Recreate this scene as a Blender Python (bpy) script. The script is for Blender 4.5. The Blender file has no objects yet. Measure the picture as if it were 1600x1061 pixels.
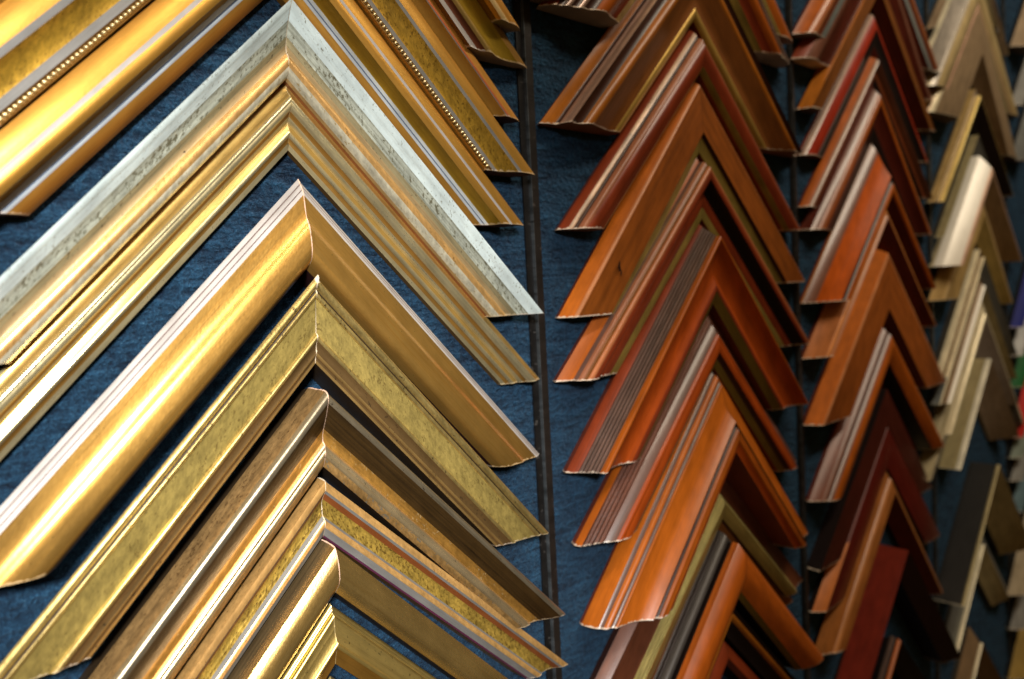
import bpy, math, random
from mathutils import Matrix, Vector
random.seed(7)
scene = bpy.context.scene
col = scene.collection

# ------------------------------------------------------------------ materials
def new_mat(name):
    m = bpy.data.materials.new(name); m.use_nodes = True
    nt = m.node_tree; nt.nodes.clear()
    return m, nt
class N:
    def __init__(s, nt): s.nt = nt
    def __call__(s, t, **kw):
        n = s.nt.nodes.new(t)
        for k, v in kw.items(): setattr(n, k, v)
        return n
    def link(s, a, b): s.nt.links.new(a, b)
    def math(s, op, a, b=None, clamp=False):
        n = s('ShaderNodeMath', operation=op, use_clamp=clamp)
        for i, v in enumerate((a, b)):
            if v is None: continue
            if isinstance(v, (int, float)): n.inputs[i].default_value = v
            else: s.link(v, n.inputs[i])
        return n.outputs[0]
    def mix(s, fac, a, b):
        n = s('ShaderNodeMix', data_type='RGBA')
        for sock, v in ((n.inputs[0], fac), (n.inputs[6], a), (n.inputs[7], b)):
            if isinstance(v, (int, float)): sock.default_value = v
            elif isinstance(v, tuple): sock.default_value = (*v, 1) if len(v) == 3 else v
            else: s.link(v, sock)
        return n.outputs[2]
    def ramp(s, fac, lo, hi):
        n = s('ShaderNodeMapRange'); n.inputs[1].default_value = lo; n.inputs[2].default_value = hi
        s.link(fac, n.inputs[0]); return n.outputs[0]

def finish(name, base, metal=0.0, rough=0.4, grain=0.25, gcol=None, gscale=1.0, speck=0.0, scol=(.02,.015,.01), sscale=1.0,
           blotch=0.2, coat=0.0, wear=0.6, wcol=(.72,.62,.50), bump=0.15, spec=0.5, ribs=0.0, figure=0.0, aniso=0.0, mottle=0.0):
    """painted, gilded or lacquered wood: streaks run along the rail, specks and worn arrises on top"""
    m, nt = new_mat(name); n = N(nt)
    out = n('ShaderNodeOutputMaterial'); b = n('ShaderNodeBsdfPrincipled'); n.link(b.outputs[0], out.inputs[0])
    uv = n('ShaderNodeUVMap', uv_map='grain').outputs[0]
    oi = n('ShaderNodeObjectInfo')
    off = n('ShaderNodeCombineXYZ'); n.link(n.math('MULTIPLY', oi.outputs['Random'], 7.0), off.inputs[2]); n.link(n.math('MULTIPLY', oi.outputs['Random'], 3.0), off.inputs[0])
    add = n('ShaderNodeVectorMath', operation='ADD'); n.link(uv, add.inputs[0]); n.link(off.outputs[0], add.inputs[1])
    def noise(sx, sy, detail, rough=.55):
        mp = n('ShaderNodeMapping'); mp.inputs['Scale'].default_value = (sx, sy, 1); n.link(add.outputs[0], mp.inputs[0])
        t = n('ShaderNodeTexNoise'); t.inputs['Scale'].default_value = 1; t.inputs['Detail'].default_value = detail; t.inputs['Roughness'].default_value = rough
        n.link(mp.outputs[0], t.inputs['Vector']); return t.outputs[0]
    streak = noise(14*gscale, 900*gscale, 4, .7)
    bl = noise(55, 120, 4)
    fine = noise(900, 1100, 2)
    g = gcol or tuple(c*0.35 for c in base)
    c = n.mix(n.math('MULTIPLY', n.ramp(streak, .45, .72), grain), base, g)
    if figure:
        fg = noise(9, 260, 5, .6)
        c = n.mix(n.math('MULTIPLY', n.ramp(fg, .48, .66), figure), c, tuple(x*0.45 for x in base))
    lo = tuple(x*(1-blotch) for x in base); 
    c2 = n('ShaderNodeMix', data_type='RGBA', blend_type='MULTIPLY'); c2.inputs[0].default_value = 1
    n.link(c, c2.inputs[6]); n.link(n.mix(n.ramp(bl, .3, .7), (1-blotch,)*3, (1+blotch,)*3), c2.inputs[7]); c = c2.outputs[2]
    if mottle:
        mo = noise(330, 380, 4, .7)
        m2 = n('ShaderNodeMix', data_type='RGBA', blend_type='MULTIPLY'); m2.inputs[0].default_value = 1
        n.link(c, m2.inputs[6]); n.link(n.mix(n.ramp(mo, .34, .66), (1-mottle,)*3, (1+.7*mottle,)*3), m2.inputs[7]); c = m2.outputs[2]
    if speck:
        sp = noise(520*sscale, 620*sscale, 3, .7)
        reg = noise(40, 160, 3)
        k = n.math('ADD', sp, n.math('MULTIPLY', n.math('SUBTRACT', reg, .5), .35))
        c = n.mix(n.math('MULTIPLY', n.ramp(k, .70-.16*speck, .76-.16*speck), .85), c, scol)
    # worn arris at the sawn end and at the mitre
    ed = n('ShaderNodeUVMap', uv_map='edge').outputs[0]
    sx = n('ShaderNodeSeparateXYZ'); n.link(ed, sx.inputs[0])
    wn = noise(300, 500, 2)
    lim = n.math('MULTIPLY', n.math('SUBTRACT', wn, .30), .0042)
    we = n.math('LESS_THAN', sx.outputs[0], lim)
    n_w = n.math('MULTIPLY', we, wear)
    c = n.mix(n_w, c, wcol)
    n.link(c, b.inputs['Base Color'])
    mt = n.math('MULTIPLY', n.math('SUBTRACT', 1.0, n_w), metal); n.link(mt, b.inputs['Metallic'])
    r = n.math('ADD', n.math('MULTIPLY', n.math('SUBTRACT', n.math('ADD', n.math('MULTIPLY', streak, .6), n.math('MULTIPLY', fine, .4)), .5), .35), rough, clamp=True)
    n.link(r, b.inputs['Roughness'])
    b.inputs['Coat Weight'].default_value = coat; b.inputs['Coat Roughness'].default_value = .22
    b.inputs['Specular IOR Level'].default_value = spec
    if aniso: b.inputs['Anisotropic'].default_value = aniso
    h = n.math('ADD', n.math('MULTIPLY', streak, .7), n.math('MULTIPLY', fine, .5))
    if ribs:
        sv = n('ShaderNodeSeparateXYZ'); n.link(uv, sv.inputs[0])
        rb = n.math('SINE', n.math('MULTIPLY', sv.outputs[1], 2*math.pi/ribs))
        h = n.math('ADD', h, n.math('MULTIPLY', rb, 1.2))
    bp = n('ShaderNodeBump'); bp.inputs['Strength'].default_value = min(1, bump*(1 if not ribs else 3)); bp.inputs['Distance'].default_value = .0006
    n.link(h, bp.inputs['Height']); n.link(bp.outputs[0], b.inputs['Normal'])
    return m
M = {}
def D(name, *a, **k): M[name] = finish(name, *a, **k)
GW = dict(wcol=(.62,.50,.33))
# golds
D('gold_peach', (.72,.34,.06), .62, .42, blotch=.15, **GW)
D('gold_sheen', (.70,.50,.22), .6, .40, **GW)  # paler gold colours in the sheen along the peach roll
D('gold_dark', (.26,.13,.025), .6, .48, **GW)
D('gold_brown', (.42,.22,.045), .7, .42, **GW)
D('gold_warm', (.66,.44,.13), .75, .38, grain=.4, coat=.3, **GW)
D('gold_orange', (.62,.33,.06), .72, .44, grain=.35, gcol=(.45,.2,.02), blotch=.12, **GW)
D('gold_cove_olive', (.56,.36,.035), .75, .38, **GW)
D('gold_mottled', (.58,.34,.04), .62, .45, speck=.75, scol=(.2,.11,.012), sscale=1.0, blotch=.25, mottle=.3, **GW)
D('gold_pale', (.76,.66,.38), .82, .31, grain=.35, gcol=(.44,.32,.12), coat=.4, **GW)
D('gold_pale_grain', (.55,.40,.20), .6, .42, grain=.6, gcol=(.25,.17,.08), speck=.3, **GW)
D('gold_peach_speck', (.76,.44,.15), .6, .38, grain=.35, speck=.45, scol=(.30,.15,.04), sscale=1.3, blotch=.2, mottle=.2, coat=.3, **GW)
D('gold_silvered', (.66,.62,.46), .5, .36, grain=.3, speck=.5, scol=(.40,.28,.10), sscale=1.2, blotch=.2, mottle=.25, coat=.3, **GW)
D('gold_olive_grain', (.42,.36,.20), .55, .42, grain=.7, gcol=(.14,.11,.05), speck=.45, scol=(.08,.06,.03), **GW)
D('gold_bright', (.94,.54,.13), .90, .33, grain=.55, gcol=(.70,.31,.035), blotch=.14, bump=.14, coat=1.0, **GW)
D('gold_antique', (.60,.45,.16), .8, .36, grain=.5, gcol=(.16,.10,.03), speck=.5, blotch=.3, mottle=.25, **GW)
D('gold_olive_flat', (.40,.30,.085), .55, .46, grain=.2, speck=.6, scol=(.17,.115,.03), sscale=1.2, blotch=.15, mottle=.30, bump=.3, **GW)
D('gold_speckled', (.50,.33,.06), .6, .46, grain=.25, speck=.95, scol=(.12,.065,.012), sscale=1.2, blotch=.25, mottle=.45, bump=.4, **GW)
D('red_gold', (.28,.085,.022), .5, .42, **GW)
D('gold_bronze_bright', (.78,.60,.33), .85, .30, grain=.4, gcol=(.4,.24,.08), speck=.3, **GW)
D('gold_seam', (.66,.50,.22), .6, .4)
D('gold_lip', (.36,.26,.06), .6, .42, blotch=.3)
D('gold_lip_bright', (.66,.42,.10), .7, .36)
D('gold_lip_dark', (.20,.13,.02), .5, .48)
D('gold_ribbed', (.74,.62,.22), .5, .40, grain=.6, gcol=(.24,.17,.05), ribs=.0016, bump=.3)
D('gold_ribbed_dark', (.50,.36,.10), .75, .38, grain=.4)
D('brass_roll', (.80,.53,.17), .92, .28, grain=.5, gcol=(.36,.19,.035), bump=.16, coat=.5)
D('brass_grain', (.24,.17,.08), .75, .38, grain=.8, gcol=(.05,.03,.015), bump=.4)
D('brass_old', (.60,.43,.13), .85, .35, grain=.5, gcol=(.2,.12,.03), speck=.25)
D('brass_old_dark', (.30,.15,.025), .7, .42, grain=.5)
# bronzes
D('bronze_dark', (.040,.024,.010), .4, .5)
D('bronze_brown', (.17,.10,.035), .6, .45, speck=.4)
D('bronze_gold', (.38,.24,.08), .7, .42, speck=.3)
D('bronze_speck', (.46,.28,.11), .6, .42, grain=.5, speck=.7, scol=(.12,.06,.02), sscale=1.2, blotch=.25, mottle=.3, **GW)
D('bronze_silver', (.36,.30,.20), .8, .33, grain=.7, gcol=(.09,.07,.04), speck=.3)  # silvery tone puts the crest's highlight into the bronze
D('bronze_grain', (.105,.058,.018), .7, .38, grain=1.0, gcol=(.014,.009,.005), gscale=.55, bump=.45, **GW)
D('bronze_warm', (.52,.27,.055), .7, .40, grain=.6, gcol=(.2,.09,.015), speck=.5, scol=(.7,.5,.24), blotch=.3, mottle=.25, **GW)
D('bronze_patina', (.36,.21,.07), .55, .44, speck=.7, scol=(.17,.17,.14), blotch=.3, mottle=.4)
# silver, white and coloured lines
D('silver_worn', (.62,.735,.735), .0, .38, coat=.4, grain=.4, gcol=(.42,.46,.42), speck=.5, scol=(.18,.18,.13), sscale=1.5, mottle=.05, wcol=(.75,.78,.74))
D('silver_olive', (.47,.51,.43), .2, .42, grain=.9, gcol=(.12,.115,.06), speck=.9, scol=(.10,.09,.045), mottle=.2)
D('silver_line', (.52,.58,.62), .15, .5)
D('blue_line', (.13,.17,.24), .3, .4)
D('white_line', (.37,.345,.325), .05, .5, grain=.3, gcol=(.22,.19,.17), wcol=(.8,.76,.7))
D('line_dark', (.12,.08,.07), .1, .5)
D('grey_line', (.15,.145,.135), .0, .6)
D('red_line', (.48,.13,.045), .3, .42)
D('purple_edge', (.10,.02,.055), 0, .5)
D('dark_red_brown', (.13,.035,.012), .3, .4)
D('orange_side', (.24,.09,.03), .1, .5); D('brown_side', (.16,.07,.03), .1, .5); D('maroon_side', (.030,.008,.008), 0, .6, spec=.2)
D('gold_brown_side', (.26,.13,.03), .4, .5); M['gold_brown_side'] = M['gold_brown_side']
# raw wood
D('raw_cream', (.66,.54,.38), 0, .75); D('raw_pink', (.66,.44,.32), 0, .7); D('raw_grey', (.30,.285,.27), 0, .85, grain=.1, speck=.2, scol=(.18,.16,.14))
D('raw_dark', (.07,.04,.02), 0, .8); D('seam_red', (.20,.05,.03), 0, .5); D('wood_cap', (.22,.10,.03), 0, .7)
# stained woods
W = dict(coat=.16, spec=.28, grain=.35, bump=.08, wear=.85, wcol=(.70,.58,.46))
D('wood_orange', (0.3686,0.0869,0.0079), 0, .38, figure=.25, **W)
D('wood_orange_br', (0.4607,0.1164,0.0102), 0, .36, figure=.18, **W)
D('wood_redorange', (0.3502,0.0582,0.0063), 0, .36, figure=.2, **W)
D('wood_glossy', (0.4423,0.0815,0.0079), 0, .30, **W)
D('wood_red', (0.2027,0.0326,0.0094), 0, .36, figure=.3, **W)
D('wood_brightred', (0.3133,0.0272,0.0094), 0, .36, figure=.2, **W)
D('wood_redbrown', (0.1659,0.0403,0.0126), 0, .38, figure=.3, **W)
D('wood_amber', (0.3502,0.1125,0.0110), 0, .36, figure=.25, **W)
D('wood_brown', (0.1935,0.0659,0.0141), 0, .40, figure=.35, **W)
D('wood_flat', (0.2488,0.0683,0.0094), 0, .42, figure=.5, speck=.12, **W)
D('wood_flatorange', (0.3133,0.0853,0.0141), 0, .42, figure=.3, **W)
D('wood_ridge', (0.5160,0.2017,0.0786), 0, .36, **W)
D('wood_dark', (0.0414,0.0140,0.0079), 0, .40, **W)
D('wood_darkbrown', (0.0921,0.0280,0.0126), 0, .38, figure=.3, **W)
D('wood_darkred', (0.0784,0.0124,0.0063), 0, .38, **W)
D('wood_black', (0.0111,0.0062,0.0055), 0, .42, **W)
D('wood_silverline', (0.3686,0.2327,0.1729), .35, .32, coat=.4, grain=.7, gcol=(.12,.07,.05), bump=.1, wear=.6)  # silvery base colour holds the highlight along the stripes
D('wood_distressed', (0.5160,0.3258,0.2043), .1, .42, coat=.3, grain=.85, gcol=(.16,.08,.04), gscale=.8, speck=.5, scol=(.08,.045,.03), blotch=.4, bump=.3)
D('wood_pinkbead', (0.3192,0.1216,0.0616), 0, .32, **W)  # pale pink base stands for the lamp highlight on the beads
D('wood_pinkorange', (0.4104,0.1408,0.0551), 0, .32, **W)  # orange with the bead highlight mixed into its colour
D('wood_pinkline', (0.1786,0.0704,0.0421), 0, .36, coat=.3, grain=.8, gcol=(.08,.032,.02), wear=.7)
D('wood_whiteline', (0.3040,0.1856,0.1264), 0, .38, coat=.3, grain=.8, gcol=(.14,.075,.045))
D('wood_creamline', (0.3496,0.1984,0.1037), 0, .34, coat=.4, grain=.5)
D('wood_greyline', (0.1474,0.0776,0.0589), 0, .38, coat=.4, grain=.8, gcol=(.05,.03,.02))
D('wood_greyrib', (0.1428,0.0815,0.0613), .1, .38, coat=.4, grain=.9, gcol=(.04,.025,.018), gscale=.7, bump=.3, ribs=.0022)
D('wood_brownrib', (0.1567,0.0582,0.0354), 0, .38, coat=.4, grain=.8, gcol=(.05,.02,.012), ribs=.0025, bump=.25)
D('charcoal_rib', (.045,.036,.032), .1, .36, coat=.4, grain=.5, ribs=.003, bump=.3)
D('charcoal_line', (.055,.048,.043), .2, .4, coat=.3)
D('bluegrey_line', (.20,.22,.21), .1, .4)
D('wood_tan', (0.3870,0.1319,0.0393), 0, .40, **W); D('wood_tan_ridge', (0.5713,0.2172,0.0668), 0, .34, **W)
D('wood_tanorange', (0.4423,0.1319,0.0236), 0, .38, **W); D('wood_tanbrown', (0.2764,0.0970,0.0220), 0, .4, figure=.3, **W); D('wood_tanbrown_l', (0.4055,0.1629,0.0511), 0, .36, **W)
D('wood_roll', (0.4239,0.0931,0.0063), 0, .42, coat=.4, grain=.2, figure=.15, bump=.05)
D('wood_slabred', (0.1567,0.0170,0.0079), 0, .40, figure=.2, **W)
D('wood_maroon', (0.1059,0.0093,0.0055), 0, .36, **W)
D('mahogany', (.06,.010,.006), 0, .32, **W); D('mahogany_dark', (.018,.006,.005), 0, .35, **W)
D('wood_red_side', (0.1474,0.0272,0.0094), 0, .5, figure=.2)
# champagne and greys
CH = dict(grain=.35, bump=.1, wear=.5, wcol=(.7,.65,.5))
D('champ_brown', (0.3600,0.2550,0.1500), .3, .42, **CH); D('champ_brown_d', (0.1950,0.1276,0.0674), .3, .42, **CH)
D('champ_cream', (0.8000,0.7250,0.5125), .3, .36, **CH); D('champ_creamrib', (0.8000,0.7125,0.4875), .3, .36, **CH)
D('champ_grey', (0.4500,0.4050,0.3450), .35, .40, **CH); D('champ_greybrown', (0.3900,0.3074,0.2250), .35, .4, **CH); D('champ_greymauve', (0.3000,0.2476,0.2100), .35, .42, **CH)
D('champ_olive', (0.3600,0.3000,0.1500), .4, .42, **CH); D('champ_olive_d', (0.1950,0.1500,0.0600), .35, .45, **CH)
D('champ_yellow', (0.7200,0.5550,0.2700), .4, .38, **CH); D('champ_pink', (0.6900,0.4050,0.2850), .3, .4, **CH); D('champ_pinkedge', (0.7200,0.4650,0.3300), .2, .4, **CH)
D('champ_tan', (0.4500,0.3000,0.1126), .35, .42, **CH); D('champ_tan_l', (0.6300,0.4500,0.2100), .35, .4, **CH); D('champ_gold', (0.7500,0.5700,0.1950), .6, .36, **CH)
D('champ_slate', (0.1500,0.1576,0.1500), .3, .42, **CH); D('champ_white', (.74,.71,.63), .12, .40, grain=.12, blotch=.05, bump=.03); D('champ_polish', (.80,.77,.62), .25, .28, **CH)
D('champ_side', (0.5700,0.4800,0.2850), .4, .42, **CH); D('champ_dark', (.06,.052,.04), .2, .5, **CH); D('champ_black', (.016,.015,.014), .1, .45, **CH)
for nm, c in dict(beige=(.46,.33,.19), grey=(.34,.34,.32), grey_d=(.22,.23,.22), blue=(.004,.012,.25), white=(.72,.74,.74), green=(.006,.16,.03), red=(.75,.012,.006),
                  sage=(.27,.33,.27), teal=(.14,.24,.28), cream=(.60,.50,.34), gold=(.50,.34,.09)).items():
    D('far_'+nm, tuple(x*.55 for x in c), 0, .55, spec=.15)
def carpet_mat():
    m, nt = new_mat('blue_carpet'); n = N(nt)
    out = n('ShaderNodeOutputMaterial'); b = n('ShaderNodeBsdfPrincipled'); n.link(b.outputs[0], out.inputs[0])
    tc = n('ShaderNodeTexCoord').outputs['Object']
    def noise(sx, sy, sz, d, r=.6):
        mp = n('ShaderNodeMapping'); mp.inputs['Scale'].default_value = (sx, sy, sz); n.link(tc, mp.inputs[0])
        t = n('ShaderNodeTexNoise'); t.inputs['Scale'].default_value = 1; t.inputs['Detail'].default_value = d; t.inputs['Roughness'].default_value = r
        n.link(mp.outputs[0], t.inputs['Vector']); return t.outputs[0]
    fib = noise(1000, 1000, 900, 4, .8); tuft = noise(330, 330, 420, 2, .5); rows = noise(45, 45, 210, 2, .5); big = noise(30, 30, 26, 4, .6)
    c = n.mix(n.ramp(fib, .36, .66), (.002,.009,.026), (.014,.056,.112))
    c = n.mix(n.math('MULTIPLY', n.ramp(fib, .60, .74), .8), c, (.12,.21,.30))
    k = n.math('ADD', n.math('MULTIPLY', tuft, .9), n.math('ADD', n.math('MULTIPLY', rows, 1.1), n.math('MULTIPLY', big, .6)))
    mm = n('ShaderNodeMix', data_type='RGBA', blend_type='MULTIPLY'); mm.inputs[0].default_value = 1
    n.link(c, mm.inputs[6]); n.link(n.mix(n.ramp(k, 1.0, 1.62), (.16,.18,.24), (2.0,1.95,1.8)), mm.inputs[7])
    n.link(mm.outputs[2], b.inputs['Base Color']); b.inputs['Roughness'].default_value = .95
    b.inputs['Sheen Weight'].default_value = .15; b.inputs['Sheen Tint'].default_value = (.3,.5,.8,1); b.inputs['Specular IOR Level'].default_value = .1
    h = n.math('ADD', n.math('MULTIPLY', fib, .6), n.math('ADD', n.math('MULTIPLY', tuft, 1.4), n.math('MULTIPLY', rows, 1.6)))
    bp = n('ShaderNodeBump'); bp.inputs['Strength'].default_value = 1; bp.inputs['Distance'].default_value = .0028; n.link(h, bp.inputs['Height']); n.link(bp.outputs[0], b.inputs['Normal'])
    return m
CARPET = carpet_mat()
D('black_metal', (.010,.009,.0085), .3, .42, grain=.2, speck=.35, scol=(.08,.075,.07), sscale=.5, blotch=.4, bump=.3)
D('brown_metal', (.014,.011,.009), .3, .45, grain=.2, speck=.3, scol=(.07,.06,.055), sscale=.5, blotch=.4, bump=.3)
D('worn_metal', (.10,.115,.125), .6, .38, grain=.4, speck=.5, scol=(.02,.02,.02), sscale=.4, blotch=.6)  # pale metal paints the highlight on the bar's front edge

# ------------------------------------------------------------------ mesh helpers
# wall frame: u to the right, v up, n out of the wall  ->  world (u, -n, v)
def w3(u, v, h): return (u*.001, -h*.001, v*.001)

class Strip:
    """collects quads with two UV layers, one object per named part"""
    def __init__(s): s.v = []; s.f = []; s.uv = []; s.ed = []; s.sm = []; s.mi = []; s.mats = []
    def mat(s, m):
        if m not in s.mats: s.mats.append(m)
        return s.mats.index(m)
    def grid(s, rows, m, smooth=True, flip=False):
        """rows: list of rows of (co, uv, edge)"""
        mi = s.mat(m); base = len(s.v); w = len(rows[0])
        for r in rows:
            for co, uv, ed in r: s.v.append(co)
        flat = [x for r in rows for x in r]
        for i in range(len(rows)-1):
            for j in range(w-1):
                q = [i*w+j, i*w+j+1, (i+1)*w+j+1, (i+1)*w+j]
                if flip: q.reverse()
                s.f.append([base+k for k in q]); s.uv.append([flat[k][1] for k in q]); s.ed.append([flat[k][2] for k in q]); s.sm.append(smooth); s.mi.append(mi)
    def poly(s, pts, m):
        mi = s.mat(m); base = len(s.v); s.v += [p for p in pts]
        s.f.append(list(range(base, base+len(pts)))); s.uv.append([(p[0], p[2]) for p in pts]); s.ed.append([(1, 1)]*len(pts)); s.sm.append(False); s.mi.append(mi)
    def build(s, name, parent=None):
        me = bpy.data.meshes.new(name); me.from_pydata(s.v, [], s.f)
        a = me.uv_layers.new(name='grain'); b = me.uv_layers.new(name='edge')
        k = 0
        for p, uv, ed, sm, mi in zip(me.polygons, s.uv, s.ed, s.sm, s.mi):
            p.use_smooth = sm; p.material_index = mi
            for x, y in zip(uv, ed):
                a.data[k].uv = x; b.data[k].uv = y; k += 1
        for m in s.mats: me.materials.append(M[m] if isinstance(m, str) else m)
        o = bpy.data.objects.new(name, me); col.objects.link(o)
        if parent: o.parent = parent
        return o

def catmull(P, k, t):
    p0 = P[max(k-1, 0)]; p1 = P[k]; p2 = P[k+1]; p3 = P[min(k+2, len(P)-1)]
    return tuple(.5*(2*b + (c-a)*t + (2*a-5*b+4*c-d)*t*t + (3*b-a-3*c+d)*t**3) for a, b, c, d in zip(p0, p1, p2, p3))

def profile_runs(prof):
    """-> list of (material, part, [ (v,h), ... ])"""
    runs = []; i = 0
    while i < len(prof)-1:
        v, h, m, bul, part = prof[i]
        if bul == 's':
            j = i
            while j < len(prof)-1 and prof[j][3] == 's' and prof[j][2] == m and prof[j][4] == part: j += 1
            P = [tuple(q[:2]) for q in prof[i:j+1]]; pts = []
            for k in range(len(P)-1):
                for t in range(6): pts.append(catmull(P, k, t/6))
            pts.append(P[-1]); runs.append((m, part, pts)); i = j
        else:
            a = prof[i]; b = prof[i+1]; dx = b[0]-a[0]; dy = b[1]-a[1]; n = 8 if bul else 1; pts = []
            nx, ny = dy, -dx                           # towards the viewer: +h when v runs down
            for t in range(n+1):
                t /= n; s = 4*t*(1-t)*(bul or 0)
                pts.append((a[0]+dx*t+nx*s*.7, a[1]+dy*t+ny*s))
            runs.append((m, part, pts)); i += 1
    merged = []
    for r in runs: merged.append(r)
    return merged

# ------------------------------------------------------------------ a mitred moulding corner
def corner(spec):
    u0 = spec['u0']; prof = spec['prof']; apex = prof[0]
    root = bpy.data.objects.new('frame_moulding_corner', None); col.objects.link(root)
    root.location = w3(u0, apex[0], 0); root.empty_display_size = .01
    root['label'] = spec['label']; root['category'] = 'frame corner'; root['group'] = GROUP[spec['id'][0]]
    ox, oy, oz = root.location
    runs = profile_runs(prof)
    allpts = [p for m, part, pts in runs for p in pts]
    gap = .12
    seamS = Strip()
    for sgn, slope, ve in ((-1, spec['sL'], spec['vL']), (1, spec['sR'], spec['vR'])):
        ang = math.hypot(1, slope)
        jit = random.uniform(-.25, .25)
        def pt(v, h, s):                                # s = run along the rail measured in u
            c = w3(u0 + sgn*s, v - slope*s, h); return (c[0]-ox, c[1]-oy, c[2]-oz)
        def smax(v): return max((v - ve - jit)/slope, 1.0)
        body = Strip(); subs = {}
        tacc = 0
        for m, part, pts in runs:
            rows = []
            for k, (v, h) in enumerate(pts):
                if k: tacc += math.hypot((pts[k][0]-pts[k-1][0])*.707, pts[k][1]-pts[k-1][1])
                S = smax(v); row = []
                for s in (gap, S*.5, S-.6, S):
                    drop = 0 if s < S else .25          # the sawn arris is slightly eased
                    row.append((pt(v, h-drop, s), ((s*ang + 0)*.001, tacc*.001 + spec['seed']), ((S-s)*ang*.001, (s-gap)*ang*.001)))
                rows.append(row)
            tgt = body
            if part: tgt = subs.setdefault(part, Strip())
            if spec['id'] == '3l' and part == 'orange_edge':  # orange paints the lit stretch of the left rail, elsewhere maroon
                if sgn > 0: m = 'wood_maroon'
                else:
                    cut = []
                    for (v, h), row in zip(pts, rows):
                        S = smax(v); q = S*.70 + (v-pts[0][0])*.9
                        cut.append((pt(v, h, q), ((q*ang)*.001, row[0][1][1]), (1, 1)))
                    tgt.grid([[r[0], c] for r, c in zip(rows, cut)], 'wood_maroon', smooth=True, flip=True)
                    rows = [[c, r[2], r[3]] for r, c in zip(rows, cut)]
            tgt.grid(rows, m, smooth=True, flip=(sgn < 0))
        # outer and inner flanks down to the wall, sawn end, mitre face
        span = allpts[0][0]-allpts[-1][0]
        under = min(UNDER.get(spec['id'], .55)*allpts[0][1], span*.45)      # the back of a moulding is cut in towards its rebate
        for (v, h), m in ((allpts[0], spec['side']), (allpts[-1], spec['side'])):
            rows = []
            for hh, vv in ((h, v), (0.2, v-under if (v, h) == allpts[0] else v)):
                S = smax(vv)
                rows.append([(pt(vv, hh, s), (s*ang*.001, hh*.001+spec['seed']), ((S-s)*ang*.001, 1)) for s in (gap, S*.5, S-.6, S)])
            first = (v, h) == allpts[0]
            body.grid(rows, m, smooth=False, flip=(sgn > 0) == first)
        cap = [pt(v, h-.25, smax(v)) for v, h in allpts] + [pt(allpts[-1][0], .2, smax(allpts[-1][0])), pt(allpts[0][0]-under, .2, smax(allpts[0][0]-under))]
        body.poly(cap if sgn < 0 else cap[::-1], spec['cap'])
        mit = [pt(v, h-.05, gap) for v, h in allpts] + [pt(allpts[-1][0], .2, gap), pt(allpts[0][0]-under, .2, gap)]
        body.poly(mit, 'raw_cream' if spec['seam'] else 'raw_dark')
        rail = body.build('rail', root)
        if sgn > 0 and spec['id'] == '3l': pass
        for part, st in subs.items():
            o = st.build(part, rail)
        if spec['beads'] is not None:
            bead_row(spec, sgn, slope, smax, pt, rail, subs)
        if spec['seam'] and sgn < 0:
            rows = []
            for v, h in allpts:
                w = .12 + .16*random.random()
                if spec['id'] == '1i' and v > allpts[0][0]-4.5: w = .5 + .9*random.random()
                rows.append([(pt(v, h+.06, -w), (0, 0), (1, 1)), (pt(v, h+.06, w*.8), (0, 0), (1, 1))])
            st = Strip(); st.grid(rows, spec['seam'], smooth=True, flip=True); st.build('mitre_joint', root)
    if spec['id'] == '2d':                              # the dark knot on the plain wood
        rail = next(c for c in root.children if c.name.startswith('rail'))
        st = Strip()
        for du, dv, a, b in ((0, 0, .8, 3.2), (1.5, -4.0, .6, 2.0), (.6, -1.8, .5, 1.5)):
            ring = []
            for q in range(12):
                th = q/12*2*math.pi; x = a*math.cos(th)*(1+.3*random.random()); y = b*math.sin(th)
                c = w3(KNOT[0]+du + x*.94 + y*.1, KNOT[1]+dv + y*.97, KNOT[2]); ring.append((c[0]-ox, c[1]-oy, c[2]-oz))
            st.poly(ring, 'wood_black')
        st.build('knot_mark', rail)
    return root

def bead_row(spec, sgn, slope, smax, pt, rail, subs):
    i = spec['beads']; a = spec['prof'][i]; b = spec['prof'][i+1]
    v = (a[0]+b[0])/2; h = (a[1]+b[1])/2; S = smax(v); r = .85
    st = Strip(); ang = math.hypot(1, slope); step = 2.15/ang; s = 1.2
    while s < S-.8:
        rows = []
        for k in range(5):
            th = k/4*math.pi*.55
            rows.append([((lambda c: (c[0]+r*.001*math.sin(th)*math.cos(ph), c[1]-r*.001*math.cos(th), c[2]+r*.001*math.sin(th)*math.sin(ph)))(pt(v, h+.3, s)), (s*.001, k*.001), (1, 1)) for ph in [q/8*2*math.pi for q in range(9)]])
        st.grid(rows, 'gold_pale', smooth=True, flip=True); s += step
    st.build('bead_string', rail)

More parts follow.
